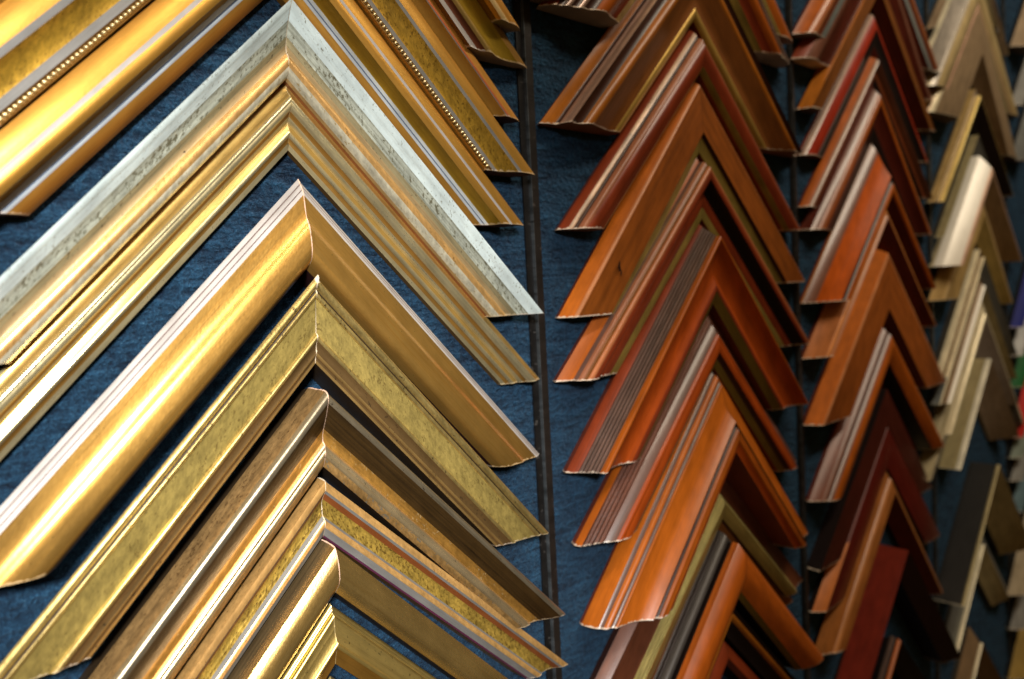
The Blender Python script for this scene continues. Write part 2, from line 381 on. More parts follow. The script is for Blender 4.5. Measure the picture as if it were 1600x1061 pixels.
UNDER = {'1f': .35, '1i': .5, '1j': .2, '3k': .1, '3l': .1, '3n': .1, '4g': .2, '4l': .1, '4m': .1}
GROUP = {'1': 'gold and silver frame corners in the left column', '2': 'orange wood frame corners in the second column', '3': 'red wood frame corners in the third column',
         '4': 'champagne and grey frame corners in the fourth column', '5': 'coloured frame corners at the far right'}
KNOT = (54.6, 11.7, 15.5)
PIECES = [{'id': '1a',
  'label': 'peach gold rounded moulding corner with grey cut end, topmost in the gold column',
  'u0': -150.0,
  'prof': [[279.1, 7, 'gold_peach', 0.12, 'outer_roll'], [265.8, 13, 'gold_sheen', 0.05, 'sheen_band'], [259.1, 14.5, 'gold_peach', 0.08, None],
           [257.9, 12, None, None, None]],
  'sR': 1.0,
  'sL': 1.0,
  'vR': 139.4,
  'vL': 139.4,
  'side': 'gold_dark',
  'cap': 'raw_grey',
  'seam': None,
  'isag': 0,
  'beads': None},
 {'id': '1b',
  'label': 'brown gold cove moulding corner with dark groove, white inner lip and grey cut end',
  'u0': -150.0,
  'prof': [[268.1, 4, 'gold_brown', 0.05, 'outer_edge'], [257.4, 8, 'gold_cove_olive', -0.1, None], [235.7, 13, 'gold_warm', 0.15, 'bead'],
           [229.8, 14, 'dark_red_brown', -0.12, 'groove'], [223.9, 14, 'white_line', 0, 'white_lip'], [217.6, 16, None, None, None]],
  'sR': 1.0,
  'sL': 1.0,
  'vR': 121.5,
  'vL': 121.5,
  'side': 'gold_dark',
  'cap': 'raw_grey',
  'seam': None,
  'isag': 0,
  'beads': None},
 {'id': '1c',
  'label': 'orange gold moulding corner with thin red lines along its back, beside the beaded gold corner',
  'u0': -150.0,
  'prof': [[225.4, 8, 'gold_peach', 0.08, 'outer_edge'], [213.3, 14, 'red_line', 0.1, 'red_line'], [210.3, 15, 'grey_line', 0, 'grey_line'],
           [209.5, 15, 'gold_orange', -0.08, None], [204.3, 12, 'gold_orange', 0.0, None], [198.5, 10, None, None, None]],
  'sR': 1.0,
  'sL': 1.0,
  'vR': 90.3,
  'vL': 90.3,
  'side': 'gold_dark',
  'cap': 'raw_dark',
  'seam': None,
  'isag': 0,
  'beads': None},
 {'id': '1d',
  'label': 'mottled gold moulding corner with grey lines and a string of tiny beads',
  'u0': -150.0,
  'prof': [[202.7, 12, 'gold_orange', 0.06, 'outer_edge'], [189.6, 16, 'grey_line', 0, 'grey_line'], [186.3, 16.5, 'gold_mottled', -0.1, None],
           [174.7, 13, 'grey_line', 0, 'grey_line'], [170.6, 14, 'gold_dark', -0.2, 'beading'], [166.4, 14, 'gold_orange', 0, 'inner_edge'],
           [166.1, 9, None, None, None]],
  'sR': 1.0,
  'sL': 1.0,
  'vR': 61.9,
  'vL': 61.9,
  'side': 'gold_dark',
  'cap': 'raw_dark',
  'seam': None,
  'isag': 0,
  'beads': 4},
 {'id': '1e',
  'label': 'bright orange gold cove moulding corner with thin white line and double white inner stripe',
  'u0': -150.0,
  'prof': [[165.1, 12, 'gold_orange', 0.06, 'outer_edge'], [153.6, 16, 'white_line', 0, 'white_line'], [151.3, 16.3, 'gold_orange', 0.1, None],
           [145.6, 16, 'gold_cove_olive', -0.1, 'cove'], [143.2, 9, 'silver_line', 0.05, 'silver_line'], [140.7, 9, 'blue_line', -0.2, 'blue_line'],
           [139.8, 9, 'silver_line', 0.05, 'silver_line'], [138.2, 8.5, 'gold_orange', 0.1, 'inner_lip'], [131, 4, None, None, None]],
  'sR': 1.0,
  'sL': 1.0,
  'vR': 34.7,
  'vL': 34.4,
  'side': 'gold_brown',
  'cap': 'raw_dark',
  'seam': None,
  'isag': 0,
  'beads': None},
 {'id': '1f',
  'label': 'wide worn silver moulding corner with peppered specks and a gold inner roll',
  'u0': -150.0,
  'prof': [[123.2, 18.1, 'silver_worn', 0.06, 'silver_face'], [119.2, 16.2, 'silver_worn', 0.0, 'silver_face'],
           [115.7, 14.2, 'silver_olive', -0.04, 'grained_band'], [109.7, 11.7, 'gold_olive_grain', -0.03, 'olive_band'],
           [106.6, 10.7, 'gold_pale_grain', -0.05, None], [103.2, 10.7, 'gold_peach_speck', 0.16, 'inner_roll'],
           [97.5, 11.8, 'gold_silvered', 0.14, 'inner_roll'], [93.3, 9.6, 'gold_pale_grain', 0, None], [92.7, 7.8, None, None, None]],
  'sR': 0.996,
  'sL': 1.011,
  'vR': -12.7,
  'vL': -15.1,
  'side': 'orange_side',
  'cap': 'raw_dark',
  'seam': 'raw_cream',
  'isag': 0,
  'beads': None},
 {'id': '1g',
  'label': 'narrow pale gold reeded moulding corner with two rounded ribs, nested under the worn silver corner',
  'u0': -148.5,  # added sliver carrying the edge's painted highlight
  'prof': [[93.0, 4.0, 'gold_pale', 0.1, 'outer_edge'], [91.7, 5.4, 'gold_warm', -0.08, None], [88.1, 6.7, 'gold_warm', 0.05, None],
           [86.3, 8.4, 'gold_pale', 0.22, 'outer_rib'], [83.7, 9.2, 'gold_pale', 0.18, 'outer_rib'], [80.2, 7.8, 'gold_brown', -0.1, 'groove'],
           [78.3, 6.2, 'gold_pale', 0.1, 'thin_rib'], [76.1, 4.2, 'gold_warm', -0.02, None], [72.5, 5.6, 'gold_pale', 0.22, 'inner_rib'],
           [69.8, 5.0, 'gold_brown', -0.05, None], [67.5, 4.0, 'gold_pale', 0, 'inner_lip'], [64.7, 3.6, None, None, None]],
  'sR': 0.996,
  'sL': 1.0,
  'vR': -49.5,
  'vL': -51.3,
  'side': 'gold_dark',
  'cap': 'raw_dark',
  'seam': 'gold_seam',
  'isag': 0,
  'beads': None},
 {'id': '1h',
  'label': 'wide glowing orange gold cove moulding corner with white pinstriped outer lip',
  'u0': -150.0,
  'prof': [[51.0, 13.1, 'white_line', 0.06, 'white_lip'], [49.0, 14.7, 'line_dark', -0.2, 'pinstripe'], [48.4, 15.0, 'white_line', 0.05, 'white_lip'],
           [46.6, 16.2, 'line_dark', -0.2, 'pinstripe'], [46.1, 16.5, 'white_line', 0.03, 'white_lip'], [44.2, 17.2, 'gold_bright', 's', None],
           [35.2, 18.3, 'gold_bright', 's', None], [30.6, 20.4, 'gold_bright', 's', None], [26.0, 21.2, 'gold_bright', 's', None],
           [20.7, 21.4, 'gold_bright', 's', None], [16.8, 19.9, 'gold_bright', 's', None], [13.5, 15.3, None, None, None]],
  'sR': 1.054,
  'sL': 0.987,
  'vR': -89.0,
  'vL': -85.5,
  'side': 'maroon_side',
  'cap': 'raw_dark',
  'seam': 'raw_pink',
  'isag': 0,
  'beads': None},
 {'id': '1i',
  'label': 'flat olive gold antiqued moulding corner with a rounded outer bead, chipped white at its tip',
  'u0': -150.0,
  'prof': [[10.0, 23.0, 'gold_antique', 0.3, 'outer_bead'], [4.9, 22.3, 'bronze_dark', -0.1, 'groove'], [3.9, 22.5, 'gold_antique', 0.2, 'thin_bead'],
           [2.8, 22.9, 'gold_antique', 0.15, 'thin_bead'], [1.1, 21.5, 'gold_olive_flat', 0, None], [-13.1, 19.9, 'gold_antique', 0.28, 'inner_bead'],
           [-16.2, 20.6, 'bronze_brown', -0.1, None], [-21.2, 19.3, 'bronze_gold', 0.1, 'thin_rib'], [-22.7, 18.6, 'bronze_brown', -0.1, None],
           [-24.3, 18.0, 'bronze_gold', 0.0, 'inner_lip'], [-25.8, 17.8, None, None, None]],
  'sR': 1.094,
  'sL': 1.0,
  'vR': -128.8,
  'vL': -118.7,
  'side': 'bronze_dark',
  'cap': 'raw_dark',
  'seam': 'raw_cream',
  'isag': 0,
  'beads': None},
 {'id': '1j',
  'label': 'dark bronze scoop moulding corner with grained dark band and bright gold inner roll',
  'u0': -150.0,
  'prof': [[-36.6, 10.1, 'bronze_speck', 0.03, 'outer_slope'], [-36.9, 17.5, 'bronze_speck', 0.05, 'outer_slope'],
           [-37.2, 24.4, 'bronze_silver', 0.16, 'crest'], [-39.5, 26.5, 'bronze_silver', 0.06, 'crest'], [-42.0, 26.3, 'bronze_grain', 's', None],
           [-47.8, 23.8, 'bronze_grain', 's', None], [-53.2, 20.9, 'bronze_warm', -0.05, 'gold_slope'],
           [-58.8, 19.5, 'gold_bronze_bright', 0.2, 'inner_roll'], [-62.3, 21.0, 'gold_bronze_bright', 0.15, 'inner_roll'],
           [-65.6, 20.6, 'bronze_patina', 0.05, 'inner_edge'], [-69.5, 18.7, None, None, None]],
  'sR': 1.021,
  'sL': 1.0,
  'vR': -175.1,
  'vL': -280,
  'side': 'bronze_dark',
  'cap': 'raw_dark',
  'seam': 'raw_pink',
  'isag': 0,
  'beads': None},
 {'id': '1k',
  'label': 'red gold speckled moulding corner with three grey lines and a purple inner edge',
  'u0': -150.0,
  'prof': [[-75.0, 13.0, 'gold_peach_speck', 0.05, 'outer_slope'], [-75.7, 19.3, 'gold_peach_speck', 0.05, 'outer_edge'],
           [-79.7, 19.2, 'grey_line', 0, 'grey_line'], [-81.0, 18.1, 'red_gold', -0.03, None], [-83.7, 16.0, 'gold_speckled', -0.1, 'speckled_cove'],
           [-89.0, 15.0, 'gold_speckled', -0.05, 'speckled_cove'], [-91.1, 15.0, 'grey_line', 0, 'grey_line'],
           [-92.7, 16.6, 'gold_peach_speck', 0.12, 'inner_rib'], [-96.0, 16.7, 'grey_line', 0, 'grey_line'],
           [-99.6, 14.8, 'purple_edge', 0, 'inner_edge'], [-100.6, 13.7, None, None, None]],
  'sR': 0.934,
  'sL': 1.0,
  'vR': -207.5,
  'vL': -300,
  'side': 'gold_brown',
  'cap': 'raw_dark',
  'seam': 'raw_cream',
  'isag': 0,
  'beads': None},
 {'id': '1l',
  'label': 'brassy half round moulding corner with dark grained back, near the bottom edge',
  'u0': -150.0,
  'prof': [[-102.0, 12.7, 'brass_grain', 's', None], [-102.4, 19.4, 'brass_grain', 's', None], [-103.2, 23.9, 'brass_roll', 's', 'gold_roll'],
           [-108.2, 25.7, 'brass_roll', 's', 'gold_roll'], [-113.2, 26.3, 'brass_roll', 's', 'gold_roll'],
           [-117.9, 25.7, 'brass_roll', 's', 'gold_roll'], [-122.8, 21.8, None, None, None]],
  'sR': 1.0,
  'sL': 1.0,
  'vR': -245,
  'vL': -320,
  'side': 'bronze_dark',
  'cap': 'raw_dark',
  'seam': 'raw_pink',
  'isag': 0,
  'beads': None},
 {'id': '1m',
  'label': 'ribbed antique brass moulding corner with thin inner bead, beneath the brassy half round corner',
  'u0': -150.0,
  'prof': [[-129.3, 16.0, 'brass_old', 0.18, 'outer_rib'], [-131.5, 17.4, 'brass_old', 0.1, 'outer_rib'],
           [-133.2, 17.7, 'brass_old', 0.2, 'second_rib'], [-135.1, 19.2, 'brass_old', -0.05, None], [-139.2, 19.2, 'brass_old', -0.06, None],
           [-144.8, 20.1, 'brass_old', 0.25, 'inner_bead'], [-147.6, 20.3, 'brass_old_dark', -0.04, 'inner_slope'],
           [-155.2, 17.8, None, None, None]],
  'sR': 1.0,
  'sL': 1.0,
  'vR': -275,
  'vL': -340,
  'side': 'bronze_dark',
  'cap': 'raw_dark',
  'seam': 'gold_seam',
  'isag': 0,
  'beads': None},
 {'id': '1n',
  'label': 'small gilded moulding tip just entering at the bottom edge under the ribbed brass corner',
  'u0': -150.0,
  'prof': [[-162.3, 12.5, 'gold_antique', 0.2, 'outer_bead'], [-178, 17, 'gold_olive_flat', 0, None], [-190, 16, None, None, None]],
  'sR': 1.0,
  'sL': 1.0,
  'vR': -290,
  'vL': -340,
  'side': 'bronze_dark',
  'cap': 'raw_dark',
  'seam': None,
  'isag': 0,
  'beads': None},
 {'id': '2z',
  'label': 'reddish wood moulding corner with olive gold and grey inner lines, topmost in its column',
  'u0': 150.0,
  'prof': [[323.5, 9, 'wood_orange', 0.1, 'outer_roll'], [297.7, 13, 'gold_lip', 0.05, 'gold_line'], [288.3, 13, 'wood_dark', -0.1, None],
           [286.8, 12, 'grey_line', 0, 'grey_lip'], [279.4, 12, None, None, None]],
  'sR': 1.0,
  'sL': 1.0,
  'vR': 184.5,
  'vL': 160,
  'side': 'wood_red_side',
  'cap': 'raw_grey',
  'seam': None,
  'isag': 0,
  'beads': None},
 {'id': '2a',
  'label': 'striped red and dark wood moulding corner with big pale grey cut end',
  'u0': 150.0,
  'prof': [[299.3, 4, 'wood_red', 0.05, 'outer_edge'], [292.6, 12, 'wood_dark', -0.15, 'dark_stripe'],
           [287.4, 14, 'wood_silverline', 0.1, 'silver_stripe'], [284.3, 15, 'wood_dark', -0.15, 'dark_stripe'],
           [279.0, 16, 'wood_silverline', 0.1, 'silver_stripe'], [275.6, 17, 'wood_dark', -0.12, 'dark_stripe'],
           [268.0, 19, 'wood_orange', 0.15, None], [255.0, 18, 'wood_red', -0.05, 'inner_cove'], [245.8, 15, 'gold_lip', 0, 'gold_lip'],
           [238.6, 12, None, None, None]],
  'sR': 0.993,
  'sL': 1.0,
  'vR': 165.9,
  'vL': 156.5,
  'side': 'wood_red_side',
  'cap': 'raw_grey',
  'seam': None,
  'isag': 0,
  'beads': None},
 {'id': '2b',
  'label': 'amber wood moulding corner with silvery stripe, brown cove and thin bright gold lip',
  'u0': 150.0,
  'prof': [[238.9, 5, 'wood_amber', 0.06, 'outer_edge'], [229.2, 7, 'wood_dark', -0.12, 'dark_stripe'],
           [227.5, 9, 'wood_silverline', 0.16, 'silver_stripe'], [225.6, 17, 'wood_dark', -0.15, 'dark_groove'],
           [216.1, 16, 'wood_amber', 0.22, 'bead'], [207.7, 18, 'wood_brown', 's', None], [190.8, 12, 'wood_brown', 's', None],
           [182.8, 11.5, 'gold_lip_bright', 0.15, 'gold_lip'], [174.6, 9.6, None, None, None]],
  'sR': 0.957,
  'sL': 1.0,
  'vR': 97.0,
  'vL': 92.3,
  'side': 'wood_red_side',
  'cap': 'wood_cap',
  'seam': None,
  'isag': 0,
  'beads': None},
 {'id': '2c',
  'label': 'red wood moulding corner with a distressed whitish band and pale pink bead',
  'u0': 150.0,
  'prof': [[170.2, 5, 'wood_red', 0.06, 'outer_edge'], [167.0, 10.1, 'wood_distressed', 0.05, 'distressed_band'],
           [164.3, 12.0, 'wood_dark', -0.2, 'dark_groove'], [162.2, 13.3, 'wood_pinkbead', 0.25, 'pale_bead'], [158.5, 17.0, 'wood_red', 's', None],
           [155.7, 18.2, 'wood_red', 's', None], [150.9, 18.3, 'wood_red', 's', None], [143.4, 16.3, 'gold_lip', 0.05, 'gold_lip'],
           [139.2, 13.1, None, None, None]],
  'sR': 0.964,
  'sL': 1.0,
  'vR': 36.0,
  'vL': 33.6,
  'side': 'wood_red_side',
  'cap': 'raw_dark',
  'seam': None,
  'isag': 0,
  'beads': None},
 {'id': '2d',
  'label': 'flat plain brown wood moulding corner with a dark knot mark and sloping outer edge',
  'u0': 150.0,
  'prof': [[138.8, 4, 'wood_orange_br', 0.02, 'outer_slope'], [132.8, 11.4, 'wood_ridge', 0.15, 'ridge'], [130.4, 13.2, 'wood_flat', 0, None],
           [100.1, 14.8, 'wood_dark', -0.1, 'groove'], [97.8, 12.4, 'gold_lip', 0.0, 'gold_lip'], [87.4, 10.7, None, None, None]],
  'sR': 0.962,
  'sL': 1.12,
  'vR': -4.1,
  'vL': -16.5,
  'side': 'wood_red_side',
  'cap': 'raw_dark',
  'seam': None,
  'isag': 0,
  'beads': None},
 {'id': '2e',
  'label': 'amber wood moulding corner with two pinkish beads, black hollow and gold inner lip',
  'u0': 150.0,
  'prof': [[89.6, 5, 'wood_orange', 0.04, 'outer_slope'], [81.0, 10, 'wood_greyline', -0.05, 'grey_stripe'],
           [80.7, 13.3, 'wood_pinkbead', 0.2, 'pale_bead'], [78.7, 15.8, 'wood_brown', -0.15, None],
           [77.3, 17.8, 'wood_pinkorange', 0.2, 'orange_bead'], [73.4, 19.3, 'wood_red', 0.08, None],
           [68.3, 19.1, 'wood_black', -0.12, 'dark_hollow'], [59.7, 12.3, 'wood_red', 0.06, 'red_band'], [50.5, 11.6, 'gold_lip', 0.03, 'gold_lip'],
           [42.8, 10.9, None, None, None]],
  'sR': 0.968,
  'sL': 0.989,
  'vR': -53.9,
  'vL': -52.8,
  'side': 'wood_red_side',
  'cap': 'raw_dark',
  'seam': None,
  'isag': 0,
  'beads': None},
 {'id': '2f',
  'label': 'deep red wood moulding corner with a wide ribbed grey band and thin orange crest',
  'u0': 150.0,
  'prof': [[41.5, 5, 'wood_red', 0.06, 'outer_roll'], [37.3, 11.1, 'wood_greyrib', 0, 'ribbed_band'], [30.1, 21.7, 'wood_orange', 0.1, 'crest'],
           [29.8, 25.1, 'wood_orange', 0.1, 'crest'], [27.7, 25.7, 'wood_redorange', 's', None], [17, 20, 'wood_redorange', 's', None],
           [5.7, 18.1, 'wood_redorange', 's', None], [-2.2, 20.4, 'wood_red', 0.1, None], [-6.7, 20.6, 'gold_lip_dark', 0, 'gold_lip'],
           [-15.1, 17.3, None, None, None]],
  'sR': 1.106,
  'sL': 1.059,
  'vR': -98.9,
  'vL': -105.6,
  'side': 'wood_red_side',
  'cap': 'raw_dark',
  'seam': None,
  'isag': 0,
  'beads': None},
 {'id': '2g',
  'label': 'slim red wood moulding corner with brown ribs, a grey strip and dark gold inner lip',
  'u0': 150.0,
  'prof': [[-15.0, 5, 'wood_orange', 0.06, 'outer_roll'], [-15.6, 10, 'wood_brownrib', 0, 'ribbed_band'],
           [-29.5, 15.5, 'wood_greyline', 0.06, 'grey_strip'], [-35.4, 19.5, 'wood_redorange', 0.2, 'red_bead'],
           [-40.3, 21.2, 'wood_redorange', 0.1, 'red_bead'], [-48.2, 21.3, 'wood_dark', -0.1, 'groove'],
           [-52.9, 18.8, 'gold_lip_dark', 0, 'gold_lip'], [-59.0, 16.3, None, None, None]],
  'sR': 1.064,
  'sL': 1.0,
  'vR': -147.8,
  'vL': -149.8,
  'side': 'wood_red_side',
  'cap': 'raw_dark',
  'seam': None,
  'isag': 0,
  'beads': None},
 {'id': '2h',
  'label': 'broad bright orange wood moulding corner with a deep smooth cove and grey pinstripes',
  'u0': 150.0,
  'prof': [[-60.2, 3, 'wood_orange_br', 0.1, 'outer_roll'], [-62.0, 14.5, 'wood_greyline', -0.1, 'grey_stripe'],
           [-63.9, 17.0, 'wood_orange_br', 0.18, 'bead'], [-67.4, 19.6, 'wood_greyline', -0.15, 'grey_stripe'],
           [-69.9, 21.3, 'wood_orange_br', 0.15, None], [-70.5, 22.4, 'wood_orange_br', 's', 'cove'], [-76.5, 22.9, 'wood_orange_br', 's', 'cove'],
           [-85.0, 24.5, 'wood_orange_br', 's', 'cove'], [-90.6, 27.9, 'wood_orange_br', 's', 'cove'], [-94.9, 31.8, 'wood_dark', -0.3, 'groove'],
           [-99.0, 32.4, 'wood_orange', 0.22, 'inner_bead'], [-103.8, 34.0, 'wood_orange', 0.15, 'inner_bead'],
           [-108.5, 33.5, 'wood_redorange', -0.05, 'inner_lip'], [-115.3, 31.4, None, None, None]],
  'sR': 1.14,
  'sL': 1.073,
  'vR': -202.7,
  'vL': -199.4,
  'side': 'wood_red_side',
  'cap': 'raw_dark',
  'seam': None,
  'isag': 0,
  'beads': None},
 {'id': '2i',
  'label': 'dark walnut moulding corner with a ribbed yellow gold inner band',
  'u0': 150.0,
  'prof': [[-120, 6, 'wood_pinkline', 0.03, 'pink_stripe'], [-126, 13, 'wood_darkbrown', -0.04, None],
           [-145.7, 17.3, 'gold_ribbed', 0.04, 'ribbed_gold_band'], [-151.9, 21.7, 'gold_ribbed_dark', 0.05, 'gold_lip'],
           [-163.6, 19.2, None, None, None]],
  'sR': 0.961,
  'sL': 0.93,
  'vR': -244.7,
  'vL': -265,
  'side': 'wood_dark',
  'cap': 'raw_dark',
  'seam': None,
  'isag': 0,
  'beads': None},
 {'id': '2j',
  'label': 'brown wood moulding corner with dark charcoal ribs, squeezed beside the orange half round corner',
  'u0': 150.0,
  'prof': [[-152, 15, 'wood_brown', 0.05, 'outer_slope'], [-172.0, 14.1, 'charcoal_rib', 0.1, 'charcoal_band'],
           [-172.9, 18.1, 'charcoal_line', 0.2, 'grey_rib'], [-178.2, 22.7, 'wood_black', -0.05, None], [-190, 19, None, None, None]],
  'sR': 1.0,
  'sL': 1.0,
  'vR': -255,
  'vL': -330,
  'side': 'wood_dark',
  'cap': 'raw_dark',
  'seam': None,
  'isag': 0,
  'beads': None},
 {'id': '2k',
  'label': 'plain orange half round wood moulding corner, its right end reaching past the black strip',
  'u0': 150.0,
  'prof': [[-177.9, 26.4, 'wood_roll', 's', None], [-178.2, 29.2, 'wood_roll', 's', None], [-178.5, 31.0, 'wood_roll', 's', None],
           [-184.5, 35.4, 'wood_roll', 's', None], [-192.3, 36.6, 'wood_roll', 's', None], [-200.0, 35.8, 'wood_roll', 's', None],
           [-211.7, 31.4, 'gold_lip_dark', 0, 'inner_lip'], [-216, 28, None, None, None]],
  'sR': 1.038,
  'sL': 1.0,
  'vR': -297.9,
  'vL': -345,
  'side': 'wood_black',
  'cap': 'raw_dark',
  'seam': None,
  'isag': 0,
  'beads': None},
 {'id': '2l',
  'label': 'dark wood moulding corner with thin amber line, inside the orange half round corner',
  'u0': 150.0,
  'prof': [[-224.7, 25.7, 'wood_black', 0.03, None], [-228.3, 24.1, 'wood_amber', 0.2, 'amber_line'], [-233.8, 22.4, 'wood_black', -0.1, None],
           [-246, 18, None, None, None]],
  'sR': 1.0,
  'sL': 1.0,
  'vR': -330,
  'vL': -345,
  'side': 'wood_black',
  'cap': 'raw_dark',
  'seam': None,
  'isag': 0,
  'beads': None},
 {'id': '2m',
  'label': 'deep red wood moulding corner at the bottom edge, below the dark corner with amber line',
  'u0': 150.0,
  'prof': [[-250.5, 16.7, 'wood_red', 0.06, None], [-262, 20, 'wood_darkred', 0, 'inner_edge'], [-266, 16, None, None, None]],
  'sR': 1.0,
  'sL': 1.0,
  'vR': -345,
  'vL': -345,
  'side': 'wood_black',
  'cap': 'raw_dark',
  'seam': None,
  'isag': 0,
  'beads': None},
 {'id': '2n',
  'label': 'grey striped red wood moulding tip just entering at the bottom edge of the wood column',
  'u0': 150.0,
  'prof': [[-278, 11, 'wood_greyrib', 0.05, 'grey_stripe'], [-281, 15, 'wood_pinkbead', 0.2, 'pale_bead'], [-300, 18, 'wood_red', 0, None],
           [-310, 13, None, None, None]],
  'sR': 1.0,
  'sL': 1.0,
  'vR': -380,
  'vL': -360,
  'side': 'wood_red_side',
  'cap': 'raw_dark',
  'seam': None,
  'isag': 0,
  'beads': None},
 {'id': '3a',  # column three: inner slopes past the ridge coloured dark, standing for right-arm shade
  'label': 'orange cove wood moulding corner with a pale blue grey inner stripe and grey cut end',
  'u0': 446.0,
  'prof': [[343.7, 5, 'wood_orange', -0.05, None], [335.9, 14, 'wood_pinkorange', 0.15, 'pale_crest'],
           [325.8, 17, 'wood_redbrown', -0.05, 'red_slope'], [318, 16, 'bluegrey_line', 0, 'bluegrey_stripe'],
           [309, 15.5, 'wood_darkred', -0.05, 'inner_band'], [296, 12, None, None, None]],
  'sR': 0.878,
  'sL': 1.0,
  'vR': 204.9,
  'vL': 194.2,
  'side': 'wood_red_side',
  'cap': 'raw_grey',
  'seam': None,
  'isag': 0,
  'beads': None},
 {'id': '3b',
  'label': 'small red brown wood moulding corner under the one with blue grey stripe',
  'u0': 446.0,
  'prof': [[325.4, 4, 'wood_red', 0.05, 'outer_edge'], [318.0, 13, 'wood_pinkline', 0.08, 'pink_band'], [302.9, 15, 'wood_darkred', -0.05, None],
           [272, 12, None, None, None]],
  'sR': 1.089,
  'sL': 1.0,
  'vR': 173.9,
  'vL': 174.6,
  'side': 'wood_red_side',
  'cap': 'raw_cream',
  'seam': None,
  'isag': 0,
  'beads': None},
 {'id': '3c',
  'label': 'plain amber brown wood moulding corner with sloping edge, above the bright red striped corner',
  'u0': 446.0,
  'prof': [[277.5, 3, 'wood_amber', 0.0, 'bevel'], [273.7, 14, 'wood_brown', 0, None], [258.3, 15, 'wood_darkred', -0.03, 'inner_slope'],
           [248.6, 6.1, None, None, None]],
  'sR': 0.947,
  'sL': 1.0,
  'vR': 144.2,
  'vL': 136.0,
  'side': 'wood_dark',
  'cap': 'raw_dark',
  'seam': None,
  'isag': 0,
  'beads': None},
 {'id': '3d',
  'label': 'bright red wood moulding corner with a whitish double stripe',
  'u0': 446.0,
  'prof': [[241.3, 4, 'wood_brightred', 0.05, 'outer_edge'], [241.0, 3, 'wood_whiteline', 0.06, 'white_stripe'],
           [240.5, 4.4, 'wood_dark', -0.1, 'dark_line'], [239.8, 5.2, 'wood_whiteline', 0.06, 'white_stripe'],
           [236.8, 8.5, 'wood_brightred', 0.05, 'red_band'], [224.5, 11.2, 'wood_black', -0.05, 'dark_hollow'],  # black here colours in the shade seen on the right arm
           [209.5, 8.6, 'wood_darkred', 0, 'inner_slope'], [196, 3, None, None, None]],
  'sR': 0.952,
  'sL': 1.0,
  'vR': 111.6,
  'vL': 98.9,
  'side': 'wood_red_side',
  'cap': 'raw_dark',
  'seam': None,
  'isag': 0,
  'beads': None},
 {'id': '3e',
  'label': 'dull red brown wood moulding corner with pale pinkish ribs, directly below the bright red corner',
  'u0': 446.0,
  'prof': [[200.9, 4, 'wood_orange', 0.05, 'outer_edge'], [197.5, 10, 'wood_whiteline', 0.1, 'pale_rib'],
           [194.6, 13, 'wood_pinkline', 0.05, 'pink_band'], [190.3, 8.8, 'wood_redbrown', -0.05, None],
           [181.6, 8.6, 'wood_black', -0.05, 'inner_slope'], [155, 3, None, None, None]],
  'sR': 0.926,
  'sL': 1.0,
  'vR': 74.6,
  'vL': 56.6,
  'side': 'wood_red_side',
  'cap': 'raw_dark',
  'seam': None,
  'isag': 0,
  'beads': None},
 {'id': '3f',
  'label': 'pinkish brown striped wood moulding corner with worn white tips at its left end',
  'u0': 446.0,
  'prof': [[180.5, 4, 'wood_darkred', 0.03, 'outer_edge'], [170.7, 6.9, 'wood_pinkline', 0.05, 'pink_band'],
           [165.6, 11.4, 'wood_pinkbead', 0.12, 'pale_bead'], [160.9, 14.0, 'wood_orange', 0.1, 'orange_bead'],
           [155.2, 13.5, 'wood_darkred', -0.05, 'dark_hollow'], [136.6, 6.7, 'wood_black', 0, 'inner_slope'], [118, 3, None, None, None]],  # hollow and slope darkened in colour to shade the right arm
  'sR': 1.026,
  'sL': 1.0,
  'vR': 36.9,
  'vL': 38.4,
  'side': 'wood_red_side',
  'cap': 'raw_dark',
  'seam': None,
  'isag': 0,
  'beads': None},
 {'id': '3g',
  'label': 'glossy orange red wood moulding corner with a wide cove and two pale stripes',
  'u0': 446.0,
  'prof': [[123.7, 4, 'wood_orange_br', 0.03, 'outer_edge'], [123.4, 3, 'wood_creamline', 0.1, 'cream_stripe'],
           [120.7, 3.8, 'wood_pinkline', 0.06, 'pink_stripe'], [110.8, 10.0, 'wood_glossy', 's', None], [100.1, 14.5, 'wood_glossy', 's', None],
           [87.9, 21.4, 'wood_dark', -0.25, 'groove'], [81.9, 22.4, 'wood_orange', 0.2, 'inner_bead'],
           [72.6, 21.9, 'wood_darkred', -0.04, 'inner_slope'], [56, 6, None, None, None]],
  'sR': 0.963,
  'sL': 1.0,
  'vR': -19.3,
  'vL': -21.9,
  'side': 'wood_red_side',
  'cap': 'raw_dark',
  'seam': None,
  'isag': 0,
  'beads': None},
 {'id': '3h',
  'label': 'light tan orange wood moulding corner mostly tucked behind a flat orange brown one',
  'u0': 446.0,
  'prof': [[78.1, 4, 'wood_tan', 0.04, 'outer_slope'], [59.6, 15, 'wood_tan_ridge', 0.2, 'ridge'], [53.6, 16, 'wood_tan', 0.03, None],  # paler tan paints the highlight on the ridge
           [51, 18, 'wood_darkred', 0, 'inner_slope'], [35, 8, None, None, None]],
  'sR': 0.944,
  'sL': 1.0,
  'vR': -58.5,
  'vL': -67.9,
  'side': 'wood_red_side',
  'cap': 'raw_dark',
  'seam': None,
  'isag': 0,
  'beads': None},
 {'id': '3i',
  'label': 'flat orange brown wood moulding corner with a sharp ridge and square top',
  'u0': 446.0,
  'prof': [[23.6, 4, 'wood_orange_br', 0.0, 'outer_slope'], [18.1, 17.1, 'wood_ridge', 0.1, 'ridge'], [13.9, 17.9, 'wood_flatorange', 0, None],
           [-33.9, 17.5, 'wood_darkred', 0, 'inner_slope'], [-38, 8, None, None, None]],
  'sR': 0.952,
  'sL': 1.0,
  'vR': -120.3,
  'vL': -122.8,
  'side': 'wood_red_side',
  'cap': 'raw_dark',
  'seam': None,
  'isag': 0,
  'beads': None},
 {'id': '3j',
